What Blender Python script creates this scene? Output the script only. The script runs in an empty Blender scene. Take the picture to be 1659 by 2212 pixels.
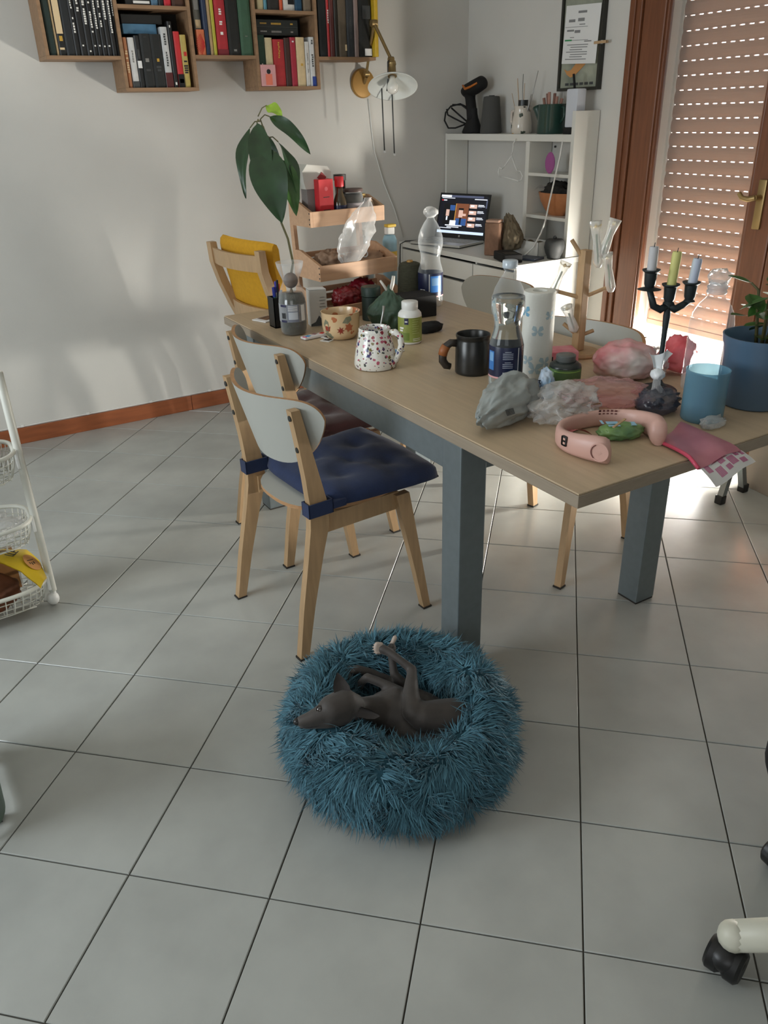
import bpy, bmesh, math, random
import numpy as np
from mathutils import Vector, Matrix, noise, Euler
SC = bpy.context.scene
COL = SC.collection
PI = math.pi
random.seed(7)

# ------------------------------------------------------------------ camera
cam_d = bpy.data.cameras.new('camera')
cam = bpy.data.objects.new('camera', cam_d); COL.objects.link(cam)
cam_d.sensor_fit = 'VERTICAL'; cam_d.sensor_height = 24.0
cam_d.lens = 18.5698
cam_d.clip_start = 0.05
cam.matrix_world = Matrix([[0.856148, 0.251147, -0.451593, -0.109746], [-0.516097, 0.372321, -0.771376, -1.37436], [-0.025591, 0.893478, 0.448378, 1.520688], [0, 0, 0, 1]])
SC.camera = cam

# ------------------------------------------------------------------ world, lights, exposure
W = bpy.data.worlds.new('world'); SC.world = W; W.use_nodes = True
wn = W.node_tree; wn.nodes['Background'].inputs[0].default_value = (0.95, 0.97, 1.0, 1)
wn.nodes['Background'].inputs[1].default_value = 6.0

def area_light(name, loc, direction, sx, sy, power, color=(1, 1, 1)):
    l = bpy.data.lights.new(name, 'AREA'); l.shape = 'RECTANGLE'; l.size = sx; l.size_y = sy
    l.energy = power; l.color = color
    o = bpy.data.objects.new(name, l); COL.objects.link(o)
    o.location = loc; o.rotation_euler = Vector(direction).to_track_quat('-Z', 'Y').to_euler()
    return o
# daylight thrown up by the sunlit balcony, through the opening under the shutter
area_light('balcony_daylight', (3.45, 0.75, 0.24), (-1, 0.0, 0.0), 1.6, 0.46, 86, (1.0, 0.975, 0.92))
area_light('balcony_sun_patch', (3.40, 0.46, 0.30), (-1, 0.75, 0.30), 0.22, 0.20, 108, (1.0, 0.96, 0.87))
# ambient fill added behind the camera, where no window is known
area_light('rear_ambient_fill', (-1.5, -2.9, 1.75), (0.40, 1, -0.06), 2.0, 1.5, 18, (0.92, 0.96, 1.0))
# and cool light of an unseen, inferred window opposite the glazed door
area_light('side_window_daylight', (-2.33, 0.9, 1.45), (1, 0.0, -0.12), 1.5, 1.4, 66, (0.86, 0.94, 1.0))
sun = bpy.data.lights.new('sun', 'SUN'); sun.energy = 4.0; sun.angle = 0.01; sun.color = (1.0, 0.93, 0.8)
suno = bpy.data.objects.new('sun', sun); COL.objects.link(suno)
suno.rotation_euler = Vector((-0.25, -0.35, -1.0)).to_track_quat('-Z', 'Y').to_euler()

SC.view_settings.view_transform = 'Standard'; SC.view_settings.look = 'None'
SC.view_settings.gamma = 1.0; SC.view_settings.exposure = 0.15
SC.view_settings.use_curve_mapping = False
SC.cycles.use_denoising = True
SC.cycles.max_bounces = 8; SC.cycles.diffuse_bounces = 4; SC.cycles.glossy_bounces = 4
SC.cycles.transmission_bounces = 8; SC.cycles.transparent_max_bounces = 24
SC.cycles.caustics_reflective = False; SC.cycles.caustics_refractive = False
SC.cycles.sample_clamp_indirect = 6.0

# ------------------------------------------------------------------ materials
def lin(c):
    if isinstance(c, str):
        c = c.lstrip('#'); c = [int(c[i:i + 2], 16) for i in (0, 2, 4)]
    o = []
    for v in c[:3]:
        v = v / 255.0
        o.append(v / 12.92 if v <= 0.04045 else ((v + 0.055) / 1.055) ** 2.4)
    return (*o, 1.0)

def mat(name, col, rough=0.5, metal=0.0, spec=0.5, var=0.0, vscale=20.0, stretch=None, col2=None, bump=0.0, bscale=60.0,
        coat=0.0, sheen=0.0, emit=0.0, rvar=0.0):
    m = bpy.data.materials.new(name); m.use_nodes = True
    nt = m.node_tree; b = nt.nodes['Principled BSDF']
    b.inputs['Base Color'].default_value = lin(col); b.inputs['Roughness'].default_value = rough
    b.inputs['Metallic'].default_value = metal; b.inputs['Specular IOR Level'].default_value = spec
    b.inputs['Coat Weight'].default_value = coat
    b.inputs['Sheen Weight'].default_value = sheen
    if emit:
        b.inputs['Emission Color'].default_value = lin(col); b.inputs['Emission Strength'].default_value = emit
    tc = nt.nodes.new('ShaderNodeTexCoord'); mp = nt.nodes.new('ShaderNodeMapping')
    nt.links.new(tc.outputs['Object'], mp.inputs['Vector'])
    if stretch: mp.inputs['Scale'].default_value = stretch
    if var or col2:
        n = nt.nodes.new('ShaderNodeTexNoise'); n.inputs['Scale'].default_value = vscale; n.inputs['Detail'].default_value = 5
        nt.links.new(mp.outputs[0], n.inputs['Vector'])
        mx = nt.nodes.new('ShaderNodeMix'); mx.data_type = 'RGBA'
        c = lin(col)
        mx.inputs['A'].default_value = c
        mx.inputs['B'].default_value = lin(col2) if col2 else tuple(min(1, v * (1 - var)) for v in c[:3]) + (1,)
        rp = nt.nodes.new('ShaderNodeValToRGB'); rp.color_ramp.elements[0].position = 0.35; rp.color_ramp.elements[1].position = 0.68
        nt.links.new(n.outputs['Fac'], rp.inputs['Fac']); nt.links.new(rp.outputs['Color'], mx.inputs['Factor'])
        nt.links.new(mx.outputs['Result'], b.inputs['Base Color'])
        if rvar:
            mr = nt.nodes.new('ShaderNodeMapRange'); mr.inputs['To Min'].default_value = rough; mr.inputs['To Max'].default_value = rough + rvar
            nt.links.new(n.outputs['Fac'], mr.inputs['Value']); nt.links.new(mr.outputs[0], b.inputs['Roughness'])
    if bump:
        n2 = nt.nodes.new('ShaderNodeTexNoise'); n2.inputs['Scale'].default_value = bscale; n2.inputs['Detail'].default_value = 4
        nt.links.new(mp.outputs[0], n2.inputs['Vector'])
        bp = nt.nodes.new('ShaderNodeBump'); bp.inputs['Strength'].default_value = bump; bp.inputs['Distance'].default_value = 0.004
        nt.links.new(n2.outputs['Fac'], bp.inputs['Height']); nt.links.new(bp.outputs[0], b.inputs['Normal'])
    return m

def film(name, col, a_face=0.08, a_edge=0.6, rough=0.08, tint=(255, 255, 255)):
    """thin clear plastic: see-through face on, glossier and denser at grazing angles"""
    m = bpy.data.materials.new(name); m.use_nodes = True; nt = m.node_tree
    b = nt.nodes['Principled BSDF']; b.inputs['Base Color'].default_value = lin(col); b.inputs['Roughness'].default_value = rough
    b.inputs['Specular IOR Level'].default_value = 0.9
    t = nt.nodes.new('ShaderNodeBsdfTransparent'); t.inputs[0].default_value = lin(tint)
    lw = nt.nodes.new('ShaderNodeLayerWeight'); lw.inputs['Blend'].default_value = 0.35
    mr = nt.nodes.new('ShaderNodeMapRange'); mr.inputs['To Min'].default_value = a_face; mr.inputs['To Max'].default_value = a_edge
    nt.links.new(lw.outputs['Facing'], mr.inputs['Value'])
    mx = nt.nodes.new('ShaderNodeMixShader'); nt.links.new(mr.outputs[0], mx.inputs[0])
    nt.links.new(t.outputs[0], mx.inputs[1]); nt.links.new(b.outputs[0], mx.inputs[2])
    nt.links.new(mx.outputs[0], nt.nodes['Material Output'].inputs['Surface'])
    return m

def glassy(name, col, ior=1.33, rough=0.0):
    m = bpy.data.materials.new(name); m.use_nodes = True; nt = m.node_tree
    g = nt.nodes.new('ShaderNodeBsdfGlass'); g.inputs['Color'].default_value = lin(col); g.inputs['IOR'].default_value = ior
    g.inputs['Roughness'].default_value = rough
    nt.links.new(g.outputs[0], nt.nodes['Material Output'].inputs['Surface'])
    return m

def spotted(name, base, cols, scale=60, size=0.32, rough=0.2, coat=0.3):
    """glazed ceramic with small painted flowers and leaves (cells with a blot in each)"""
    m = bpy.data.materials.new(name); m.use_nodes = True; nt = m.node_tree; b = nt.nodes['Principled BSDF']
    b.inputs['Roughness'].default_value = rough; b.inputs['Coat Weight'].default_value = coat
    tc = nt.nodes.new('ShaderNodeTexCoord')
    nz = nt.nodes.new('ShaderNodeTexNoise'); nz.inputs['Scale'].default_value = scale * 1.6
    nt.links.new(tc.outputs['Object'], nz.inputs['Vector'])
    ad = nt.nodes.new('ShaderNodeMix'); ad.data_type = 'VECTOR'; ad.inputs['Factor'].default_value = 0.012 * 60 / scale
    nt.links.new(tc.outputs['Object'], ad.inputs['A']); nt.links.new(nz.outputs['Color'], ad.inputs['B'])
    v = nt.nodes.new('ShaderNodeTexVoronoi'); v.inputs['Scale'].default_value = scale
    nt.links.new(ad.outputs['Result'], v.inputs['Vector'])
    rp = nt.nodes.new('ShaderNodeValToRGB'); rp.color_ramp.interpolation = 'CONSTANT'
    els = rp.color_ramp.elements
    els[0].position = 0; els[0].color = lin(cols[0]); els[1].position = 1.0 / len(cols); els[1].color = lin(cols[1])
    for i in range(2, len(cols)):
        e = els.new(i / len(cols)); e.color = lin(cols[i])
    sp = nt.nodes.new('ShaderNodeSeparateColor'); nt.links.new(v.outputs['Color'], sp.inputs[0]); nt.links.new(sp.outputs[0], rp.inputs['Fac'])
    th = nt.nodes.new('ShaderNodeMath'); th.operation = 'MULTIPLY'; nt.links.new(sp.outputs[1], th.inputs[0]); th.inputs[1].default_value = size * 1.6
    lt = nt.nodes.new('ShaderNodeMath'); lt.operation = 'LESS_THAN'; nt.links.new(v.outputs['Distance'], lt.inputs[0]); nt.links.new(th.outputs[0], lt.inputs[1])
    mx = nt.nodes.new('ShaderNodeMix'); mx.data_type = 'RGBA'; mx.inputs['A'].default_value = lin(base)
    nt.links.new(lt.outputs[0], mx.inputs['Factor']); nt.links.new(rp.outputs['Color'], mx.inputs['B'])
    nt.links.new(mx.outputs['Result'], b.inputs['Base Color'])
    return m

M = {}
M['wall'] = mat('wall_plaster', (205, 203, 197), 0.9, var=0.05, vscale=3, bump=0.08, bscale=90)
M['ceil'] = mat('ceiling_plaster', (210, 209, 204), 0.9)
M['tile'] = mat('floor_tile_glaze', (172, 174, 169), 0.2, var=0.16, vscale=4.0, bump=0.10, bscale=14, rvar=0.05, spec=0.45)
M['grout'] = mat('tile_grout', (64, 60, 52), 0.9)
M['base'] = mat('baseboard_wood', (150, 84, 48), 0.45, var=0.25, vscale=6, stretch=(1, 8, 8))
M['doorwood'] = mat('door_frame_wood', (118, 72, 46), 0.4, var=0.25, vscale=10, stretch=(8, 8, 0.6))
M['shut'] = mat('shutter_plastic', (176, 132, 104), 0.5, var=0.06, vscale=8)
M['reveal'] = mat('reveal_plaster', (226, 224, 216), 0.9)
M['balc'] = mat('balcony_tile', (205, 196, 182), 0.7, var=0.1, vscale=4)
M['brass'] = mat('brass', (158, 134, 90), 0.38, 0.75)
M['brasspaint'] = mat('gold_paint', (168, 128, 66), 0.5, 0.25)
M['steel'] = mat('brushed_steel', (170, 170, 168), 0.35, 0.9)
M['dsteel'] = mat('dark_steel', (70, 72, 72), 0.4, 0.8)
M['glass'] = film('window_glass', (240, 245, 245), 0.03, 0.25, 0.02)
M['wshelf'] = mat('shelf_oak_board', (150, 118, 88), 0.6, var=0.25, vscale=9, stretch=(1, 6, 6))
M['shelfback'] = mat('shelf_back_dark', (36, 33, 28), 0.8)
M['white'] = mat('white_laminate', (216, 215, 208), 0.4, var=0.03, vscale=3)
M['whitep'] = mat('white_plastic', (226, 226, 222), 0.35)
M['offw'] = mat('cream_white_plastic', (200, 198, 182), 0.45)
M['black'] = mat('black_plastic', (20, 20, 21), 0.4)
M['mblack'] = mat('matte_black', (14, 14, 15), 0.8)
M['dgray'] = mat('dark_gray_paint', (60, 62, 62), 0.6)
M['tabletop'] = mat('table_oak_laminate', (194, 172, 142), 0.38, var=0.12, vscale=7, stretch=(9, 0.7, 9), bump=0.05, bscale=40)
M['tedge'] = mat('table_edge_band', (152, 138, 120), 0.5, var=0.12, vscale=7, stretch=(3, 0.7, 20))
M['tgray'] = mat('table_gray_metal', (116, 125, 128), 0.42, 0.35, var=0.08, vscale=40)
M['birch'] = mat('birch_wood', (180, 148, 110), 0.5, var=0.16, vscale=10, stretch=(7, 7, 0.8))
M['birchedge'] = mat('plywood_edge', (184, 140, 98), 0.55, var=0.2, vscale=60, stretch=(1, 1, 6))
M['ply'] = mat('white_painted_plywood', (176, 177, 170), 0.45)
M['felt'] = mat('dark_felt_pad', (46, 42, 38), 0.95)
M['bluevel'] = mat('navy_velvet', (24, 42, 80), 0.85, var=0.25, vscale=16, sheen=0.12, bump=0.12, bscale=140)
M['brownvel'] = mat('dark_maroon_velvet', (72, 30, 28), 0.85, var=0.25, vscale=16, sheen=0.3, bump=0.12, bscale=140)
M['yellow'] = mat('yellow_upholstery', (206, 152, 28), 0.85, var=0.1, vscale=60, bump=0.1, bscale=300)
M['oak'] = mat('pale_oak_wood', (188, 156, 118), 0.5, var=0.14, vscale=9, stretch=(6, 6, 0.8))
M['bamboo'] = mat('bamboo_board', (196, 156, 122), 0.5, var=0.12, vscale=8, stretch=(0.8, 7, 9))
M['red'] = mat('red_card', (196, 36, 44), 0.45)
M['leaf'] = mat('leaf_dark_green', (34, 66, 34), 0.34, var=0.35, vscale=24, spec=0.55)
M['leafn'] = mat('leaf_young_green', (150, 184, 54), 0.45, var=0.15, vscale=60)
M['leafm'] = mat('leaf_mid_green', (62, 104, 44), 0.4, var=0.25, vscale=30)
M['stem'] = mat('plant_stem', (84, 80, 48), 0.6)
M['pet'] = film('clear_pet', (225, 232, 236), 0.05, 0.42, 0.05)
M['petlabel'] = mat('navy_bottle_label', (24, 32, 62), 0.3)
M['labelblue'] = mat('label_bright_blue', (60, 120, 190), 0.3)
M['water'] = glassy('water', (236, 242, 242), 1.33)
M['bag'] = film('clear_bag', (226, 226, 224), 0.22, 0.75, 0.16)
M['sleeve'] = film('flower_sleeve', (232, 232, 228), .42, .9, .15)
M['pinkbag'] = film('pink_translucent_bag', (226, 120, 134), 0.42, 0.9, 0.25, (255, 225, 228))
M['text_dark'] = mat('dark_print', (34, 34, 36), 0.6)
M['text_white'] = mat('white_print', (232, 230, 224), 0.5)
M['paper'] = mat('white_paper', (222, 222, 220), 0.8)

# ------------------------------------------------------------------ mesh helpers
class MB:
    """collects shapes in one bmesh"""
    def __init__(s): s.bm = bmesh.new()
    def box(s, c, d, rot=None, bev=0.0):
        r = bmesh.ops.create_cube(s.bm, size=1.0); vs = r['verts']
        bmesh.ops.scale(s.bm, vec=d, verts=vs)
        if bev:
            es = list({e for v in vs for e in v.link_edges})
            rb = bmesh.ops.bevel(s.bm, geom=es, offset=bev, segments=2, affect='EDGES', profile=0.6)
            vs = list({v for f in rb['faces'] for v in f.verts} | {v for v in vs if v.is_valid})
        if rot is not None:
            bmesh.ops.rotate(s.bm, cent=(0, 0, 0), matrix=rot if isinstance(rot, Matrix) else Euler(rot).to_matrix(), verts=vs)
        bmesh.ops.translate(s.bm, vec=c, verts=vs); return s
    def b2(s, lo, hi, bev=0.0):
        return s.box([(a + b) / 2 for a, b in zip(lo, hi)], [abs(b - a) for a, b in zip(lo, hi)], None, bev)
    def ring(s, pts): return [s.bm.verts.new(p) for p in pts]
    def bridge(s, a, b, close=True):
        n = len(a)
        for i in range(n if close else n - 1):
            j = (i + 1) % n
            try: s.bm.faces.new((a[i], a[j], b[j], b[i]))
            except ValueError: pass
    def cap(s, r):
        try: s.bm.faces.new(r)
        except ValueError: pass
    def lathe(s, prof, c=(0, 0, 0), seg=24, cap=True, sx=1.0, sy=1.0, rot=None):
        prev = None; first = None
        Rm = None if rot is None else (rot if isinstance(rot, Matrix) else Euler(rot).to_matrix())
        for r, z in prof:
            pts = []
            for i in range(seg):
                a = 2 * PI * i / seg
                p = Vector((r * sx * math.cos(a), r * sy * math.sin(a), z))
                if Rm: p = Rm @ p
                pts.append(p + Vector(c))
            cur = s.ring(pts)
            if prev: s.bridge(prev, cur)
            else: first = cur
            prev = cur
        if cap: s.cap(list(reversed(first))); s.cap(prev)
        return s
    def tube(s, pts, rad, seg=8, cap=True, flat=1.0):
        pts = [Vector(p) for p in pts]; n = len(pts)
        rs = rad if isinstance(rad, (list, tuple)) else [rad] * n
        up = None; prev = None; first = None
        for i, p in enumerate(pts):
            t = (pts[min(i + 1, n - 1)] - pts[max(i - 1, 0)]).normalized()
            if up is None:
                up = Vector((0, 0, 1)) if abs(t.z) < 0.9 else Vector((1, 0, 0))
            u = (up - t * up.dot(t)).normalized(); v = t.cross(u); up = u
            cur = s.ring([p + (u * math.cos(2 * PI * k / seg) + v * math.sin(2 * PI * k / seg) * flat) * rs[i] for k in range(seg)])
            if prev: s.bridge(prev, cur)
            else: first = cur
            prev = cur
        if cap: s.cap(list(reversed(first))); s.cap(prev)
        return s
    def prism(s, outline, axis, a, b):
        """outline in the two other axes (kept in xyz order), extruded along axis from a to b"""
        def mk(v):
            o = []
            for p in outline:
                q = list(p); q.insert(axis, v); o.append(q)
            return s.ring(o)
        A = mk(a); B = mk(b); s.bridge(A, B); s.cap(list(reversed(A))); s.cap(B); return s
    def grid(s, fn, nu, nv, closeu=False):
        rows = [[s.bm.verts.new(fn(u / (nu if closeu else nu - 1), v / (nv - 1))) for u in range(nu)] for v in range(nv)]
        for v in range(nv - 1): s.bridge(rows[v], rows[v + 1], closeu)
        return rows
    def ico(s, c, r, sub=3, fn=None):
        res = bmesh.ops.create_icosphere(s.bm, subdivisions=sub, radius=1.0)
        for v in res['verts']:
            p = v.co.copy()
            q = fn(p) if fn else p
            rr = r if isinstance(r, (tuple, list)) else (r, r, r)
            v.co = Vector((q.x * rr[0], q.y * rr[1], q.z * rr[2])) + Vector(c)
        return s
    def mesh(s, name, smooth=False):
        bmesh.ops.recalc_face_normals(s.bm, faces=s.bm.faces)
        me = bpy.data.meshes.new(name); s.bm.to_mesh(me); s.bm.free()
        if smooth: shade(me, smooth)
        return me

def shade(me, smooth):
    me.polygons.foreach_set('use_smooth', [True] * len(me.polygons))
    if smooth is not True and smooth > 0:
        try: me.set_sharp_from_angle(angle=math.radians(smooth))
        except Exception: pass

def obj(name, mb, m, parent=None, smooth=False, loc=None, rot=None):
    me = mb.mesh(name, smooth) if isinstance(mb, MB) else mb
    o = bpy.data.objects.new(name, me); COL.objects.link(o)
    if m is not None:
        if len(me.materials): me.materials.clear()
        for k in (m if isinstance(m, (list, tuple)) else [m]): me.materials.append(k)
    if parent is not None: o.parent = parent
    if loc is not None: o.location = loc
    if rot is not None: o.rotation_euler = rot
    return o
def tag(o, label, cat, group=None, kind=None):
    o['label'] = label; o['category'] = cat
    if group: o['group'] = group
    if kind: o['kind'] = kind
    return o
def thing(name, label, cat, loc=(0, 0, 0), rz=0.0, group=None, kind=None):
    o = bpy.data.objects.new(name, None); COL.objects.link(o); o.empty_display_size = 0.05
    o.location = loc; o.rotation_euler = (0, 0, rz) if not isinstance(rz, (tuple, list)) else rz
    return tag(o, label, cat, group, kind)
def structure(o):
    o['kind'] = 'structure'; return o
def dup(root, loc, rz, label, group=None):
    r = root.copy(); COL.objects.link(r); r.location = loc; r.rotation_euler = (0, 0, rz); r['label'] = label
    if group: r['group'] = group
    for ch in list(root.children):
        c = ch.copy(); COL.objects.link(c); c.parent = r
        for g in ch.children:
            d = g.copy(); COL.objects.link(d); d.parent = c
    return r
def text(name, body, size, m, parent, loc, rot, ext=0.0006, sx=1.0, align='CENTER'):
    cu = bpy.data.curves.new(name, 'FONT'); cu.body = body; cu.size = size; cu.extrude = ext
    cu.align_x = align; cu.align_y = 'CENTER'
    t = bpy.data.objects.new('tmp', cu); COL.objects.link(t)
    me = bpy.data.meshes.new_from_object(t.evaluated_get(bpy.context.evaluated_depsgraph_get()))
    bpy.data.objects.remove(t); bpy.data.curves.remove(cu)
    o = obj(name, me, m, parent, loc=loc, rot=rot); o.scale = (sx, 1, 1)
    return o
def bars(name, rows, m, parent, loc, rot, kind=True):
    """small illegible print: rows of flat bars (x, y, w, h) lifted off the surface"""
    b = MB()
    for (x, y, w, h) in rows: b.box((x, y, 0), (w, h, 0.0006))
    o = obj(name, b, m, parent, loc=loc, rot=rot); o['kind'] = 'stuff'
    return o
def modmesh(o, mods):
    """apply modifiers (type, {props}) and keep the evaluated mesh"""
    for t, pr in mods:
        md = o.modifiers.new(t.lower(), t)
        for k, v in pr.items(): setattr(md, k, v)
    dg = bpy.context.evaluated_depsgraph_get(); dg.update()
    me = bpy.data.meshes.new_from_object(o.evaluated_get(dg)); ms = list(o.data.materials)
    o.modifiers.clear(); old = o.data; o.data = me; me.materials.clear()
    for k in ms: me.materials.append(k)
    bpy.data.meshes.remove(old); return o
def capsule(b, p0, r0, p1, r1, seg=14):
    p0 = Vector(p0); p1 = Vector(p1); t = (p1 - p0); L = t.length; t.normalize()
    pts = []; rs = []
    for k in range(5):
        a = -PI / 2 + (PI / 2) * k / 4; pts.append(p0 + t * (math.sin(a) * r0)); rs.append(max(1e-4, math.cos(a) * r0))
    for k in range(5):
        a = (PI / 2) * k / 4; pts.append(p1 + t * (math.sin(a) * r1)); rs.append(max(1e-4, math.cos(a) * r1))
    b.tube(pts, rs, seg)
def fbm(p, f, s=0.0, oct=3):
    v = 0; a = 1.0; q = Vector(p) * f + Vector((s, s * 1.7, -s))
    for _ in range(oct):
        v += a * noise.noise(q); q = q * 2.03; a *= 0.5
    return v
def crumple(name, parent, m, c, r, seed, amp=0.25, f=2.2, sub=4, flat=-0.75, fold=0.0, smooth=True, kind=None, post=None):
    def fn(p):
        k = 1 + amp * (1 - 2 * abs(fbm(p, f, seed))) * 0.7 + amp * 0.5 * fbm(p, f * 2.3, seed + 5)
        q = p * k
        if q.z < flat: q.z = flat + 0.04 * (q.z - flat)
        return post(q) if post else q
    b = MB().ico((0, 0, 0), r, sub, fn)
    return obj(name, b, m, parent, smooth, loc=c)

# ================================================================== SETTING
RX0, RX1, RY0, RY1, RH = -2.4, 3.14, -3.3, 3.03, 2.7
TH = math.radians(42.69); tc_, ts_ = math.cos(TH) / 3, math.sin(TH) / 3
def lat(i, j): return (i * tc_ + j * ts_, -i * ts_ + j * tc_)

fl = MB(); fl.b2((RX0 - .1, RY0 - .1, -0.12), (3.40, RY1 + .1, -0.0045))
floor = structure(obj('floor', fl, M['grout']))
def clip(poly, ax, lim, keep_less):
    out = []
    for k in range(len(poly)):
        a, b = poly[k], poly[(k + 1) % len(poly)]
        ia = (a[ax] <= lim) if keep_less else (a[ax] >= lim); ib = (b[ax] <= lim) if keep_less else (b[ax] >= lim)
        if ia: out.append(a)
        if ia != ib:
            t = (lim - a[ax]) / (b[ax] - a[ax]); out.append(tuple(a[q] + t * (b[q] - a[q]) for q in (0, 1)))
    return out
g_ = 0.0050; rt = random.Random(3)
for i in range(-16, 17):
    for j in range(-12, 17):
        cx, cy = lat(i + .5, j + .5)
        if not (-1.35 < cx < 3.35 and -2.0 < cy < 3.25): continue
        poly = [lat(i + a, j + b) for a, b in ((g_, g_), (g_, 1 - g_), (1 - g_, 1 - g_), (1 - g_, g_))]
        poly = clip(poly, 0, 3.138, True); poly = clip(poly, 1, 3.028, True) if poly else poly
        if len(poly) < 3: continue
        mx = sum(p[0] for p in poly) / len(poly); my = sum(p[1] for p in poly) / len(poly)
        dz = rt.uniform(-0.0004, 0.0004); b = MB()
        r0 = b.ring([(x, y, -0.006) for x, y in poly]); r1 = b.ring([(x, y, -0.0016 + dz) for x, y in poly])
        r2 = b.ring([(x + (mx - x) * .010, y + (my - y) * .010, dz) for x, y in poly])
        b.bridge(r0, r1); b.bridge(r1, r2); b.cap(r2)
        obj('tile', b, M['tile'], floor)

structure(obj('wall_back', MB().b2((RX0 - .1, RY1, 0), (RX1 + .25, RY1 + .12, RH)), M['wall']))
structure(obj('wall_left', MB().b2((RX0 - .12, RY0, 0), (RX0, RY1, RH)), M['wall']))
structure(obj('wall_front', MB().b2((RX0 - .12, RY0 - .12, 0), (RX1 + .2, RY0, RH)), M['wall']))
structure(obj('ceiling', MB().b2((RX0 - .12, RY0 - .12, RH), (RX1 + .25, RY1 + .12, RH + .1)), M['ceil']))
w = MB()
w.b2((RX1, 1.712, 0), (RX1 + .035, RY1, RH)); w.b2((RX1 + .035, 1.60, 0), (RX1 + .25, RY1, RH))
w.b2((RX1, RY0, 0), (RX1 + .25, -.10, RH)); w.b2((RX1, -.10, 2.32), (RX1 + .25, 1.712, RH))
structure(obj('wall_right', w, M['wall']))
structure(obj('trim_1', MB().b2((RX1 + .035, 1.592, 0.0), (RX1 + .24, 1.5995, 2.32)), M['reveal']))

# baseboard along the back wall, in lengths
bb = thing('baseboard_back', 'x', 'x'); del bb['label']; del bb['category']; structure(bb)
for x0, x1 in ((-2.4, -.62), (-.618, 1.18), (1.182, 3.138)):
    obj('board', MB().b2((x0, 3.014, 0.0), (x1, 3.0295, 0.085), 0.003), M['base'], bb)
cb = MB(); cb.tube([(-1.5 + .1 * k, 3.0262, 0.0915 + 0.0008 * math.sin(k * 1.7)) for k in range(41)], 0.003, 6)
cable = tag(obj('wall_cable', cb, M['whitep'], None, True), 'thin white cable clipped along the top of the wooden baseboard', 'cable')
for x in (-1.05, -.72, -.4, -.08, .26, .6, .95, 1.3):
    obj('clip', MB().box((x, 3.026, 0.093), (0.016, 0.008, 0.012), None, 0.002), M['whitep'], cable)

# ---- french door (closed) with two glazed leaves
dr = thing('door_1', 'x', 'x'); del dr['label']; del dr['category']; structure(dr)
f = MB(); f.b2((3.115, 1.668, 0), (3.17, 1.712, 2.32), .006); f.b2((3.115, -.10, 0), (3.17, -.055, 2.32), .006); f.b2((3.115, -.055, 2.27), (3.17, 1.668, 2.32), .006)
f.b2((3.105, 1.70, 0), (3.139, 1.735, 2.345), .005)
obj('door_frame', f, M['doorwood'], dr)
for (ya, yb, hs) in ((.826, 1.664, 1), (-.051, .822, 0)):
    l = MB()
    l.b2((3.122, ya, .02), (3.165, ya + .125, 2.262), .008); l.b2((3.122, yb - .132, .02), (3.165, yb, 2.262), .008)
    l.b2((3.124, ya + .12, .02), (3.163, yb - .13, .13), .006); l.b2((3.124, ya + .12, 2.15), (3.163, yb - .13, 2.262), .006)
    for yy in (ya + .132, yb - .139): l.b2((3.128, yy - .006, .13), (3.158, yy + .006, 2.15), .003)
    lf = obj('door_leaf', l, M['doorwood'], dr)
    obj('pane', MB().b2((3.142, ya + .125, .13), (3.147, yb - .132, 2.15)), M['glass'], lf)
h = MB(); h.box((3.117, .893, 1.135), (.012, .038, .20), None, .005)
h.tube([(3.112, .893, 1.165), (3.075, .893, 1.165)], .011, 12); h.tube([(3.078, .893, 1.165), (3.070, .918, 1.158), (3.068, .950, 1.162), (3.070, .968, 1.180)], [.012, .012, .011, .010], 10)
obj('door_handle', h, M['brass'], dr, 40)

# ---- roller shutter: every slat with its row of light slots
sh = thing('roller_shutter', 'half-lowered brown roller shutter with lit slots outside the glazed door', 'shutter', (3.305, 0, 0))
pitch = 0.0605; zb = 0.505; ns = 30
b = MB(); y0, y1 = -.02, 1.585
prof = [(-.007, .0), (-.009, .012), (-.0095, .026), (-.0085, .038), (-.006, .0455), (.006, .0455), (.007, .026), (.006, .0)]
A = b.ring([(x, y0, z) for x, z in prof]); B_ = b.ring([(x, y1, z) for x, z in prof]); b.bridge(A, B_); b.cap(A); b.cap(B_)
b.b2((-.0098, y0, .0205), (-.0088, y1, .0215)); b.b2((-.0092, y0, .0335), (-.0082, y1, .0345))
b.b2((-.004, y0, .0455), (.004, y1, .0514)); b.b2((-.004, y0, .0556), (.004, y1, .0606))
yy = y0
while yy < y1: b.b2((-.004, yy, .0514), (.004, min(yy + .021, y1), .0556)); yy += .0475
slat_me = b.mesh('slat')
for k in range(ns):
    o = obj('slat', slat_me if k == 0 else slat_me, M['shut'] if k == 0 else None, sh, loc=(0, (0.011 if k % 2 else 0), zb + k * pitch))
obj('end_bar', MB().b2((-.011, y0, zb - .028), (.011, y1, zb - .001), .003), M['shut'], sh)
obj('guide_rail', MB().b2((-.016, 1.5765, 0.0), (.016, 1.5915, 2.3)), M['reveal'], sh)
obj('guide_rail', MB().b2((-.016, -.05, 0.0), (.016, -.022, 2.3)), M['reveal'], sh)
structure(obj('balcony_floor', MB().b2((3.40, -2.5, -.08), (7.0, 5.0, -.02)), M['balc']))

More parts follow.
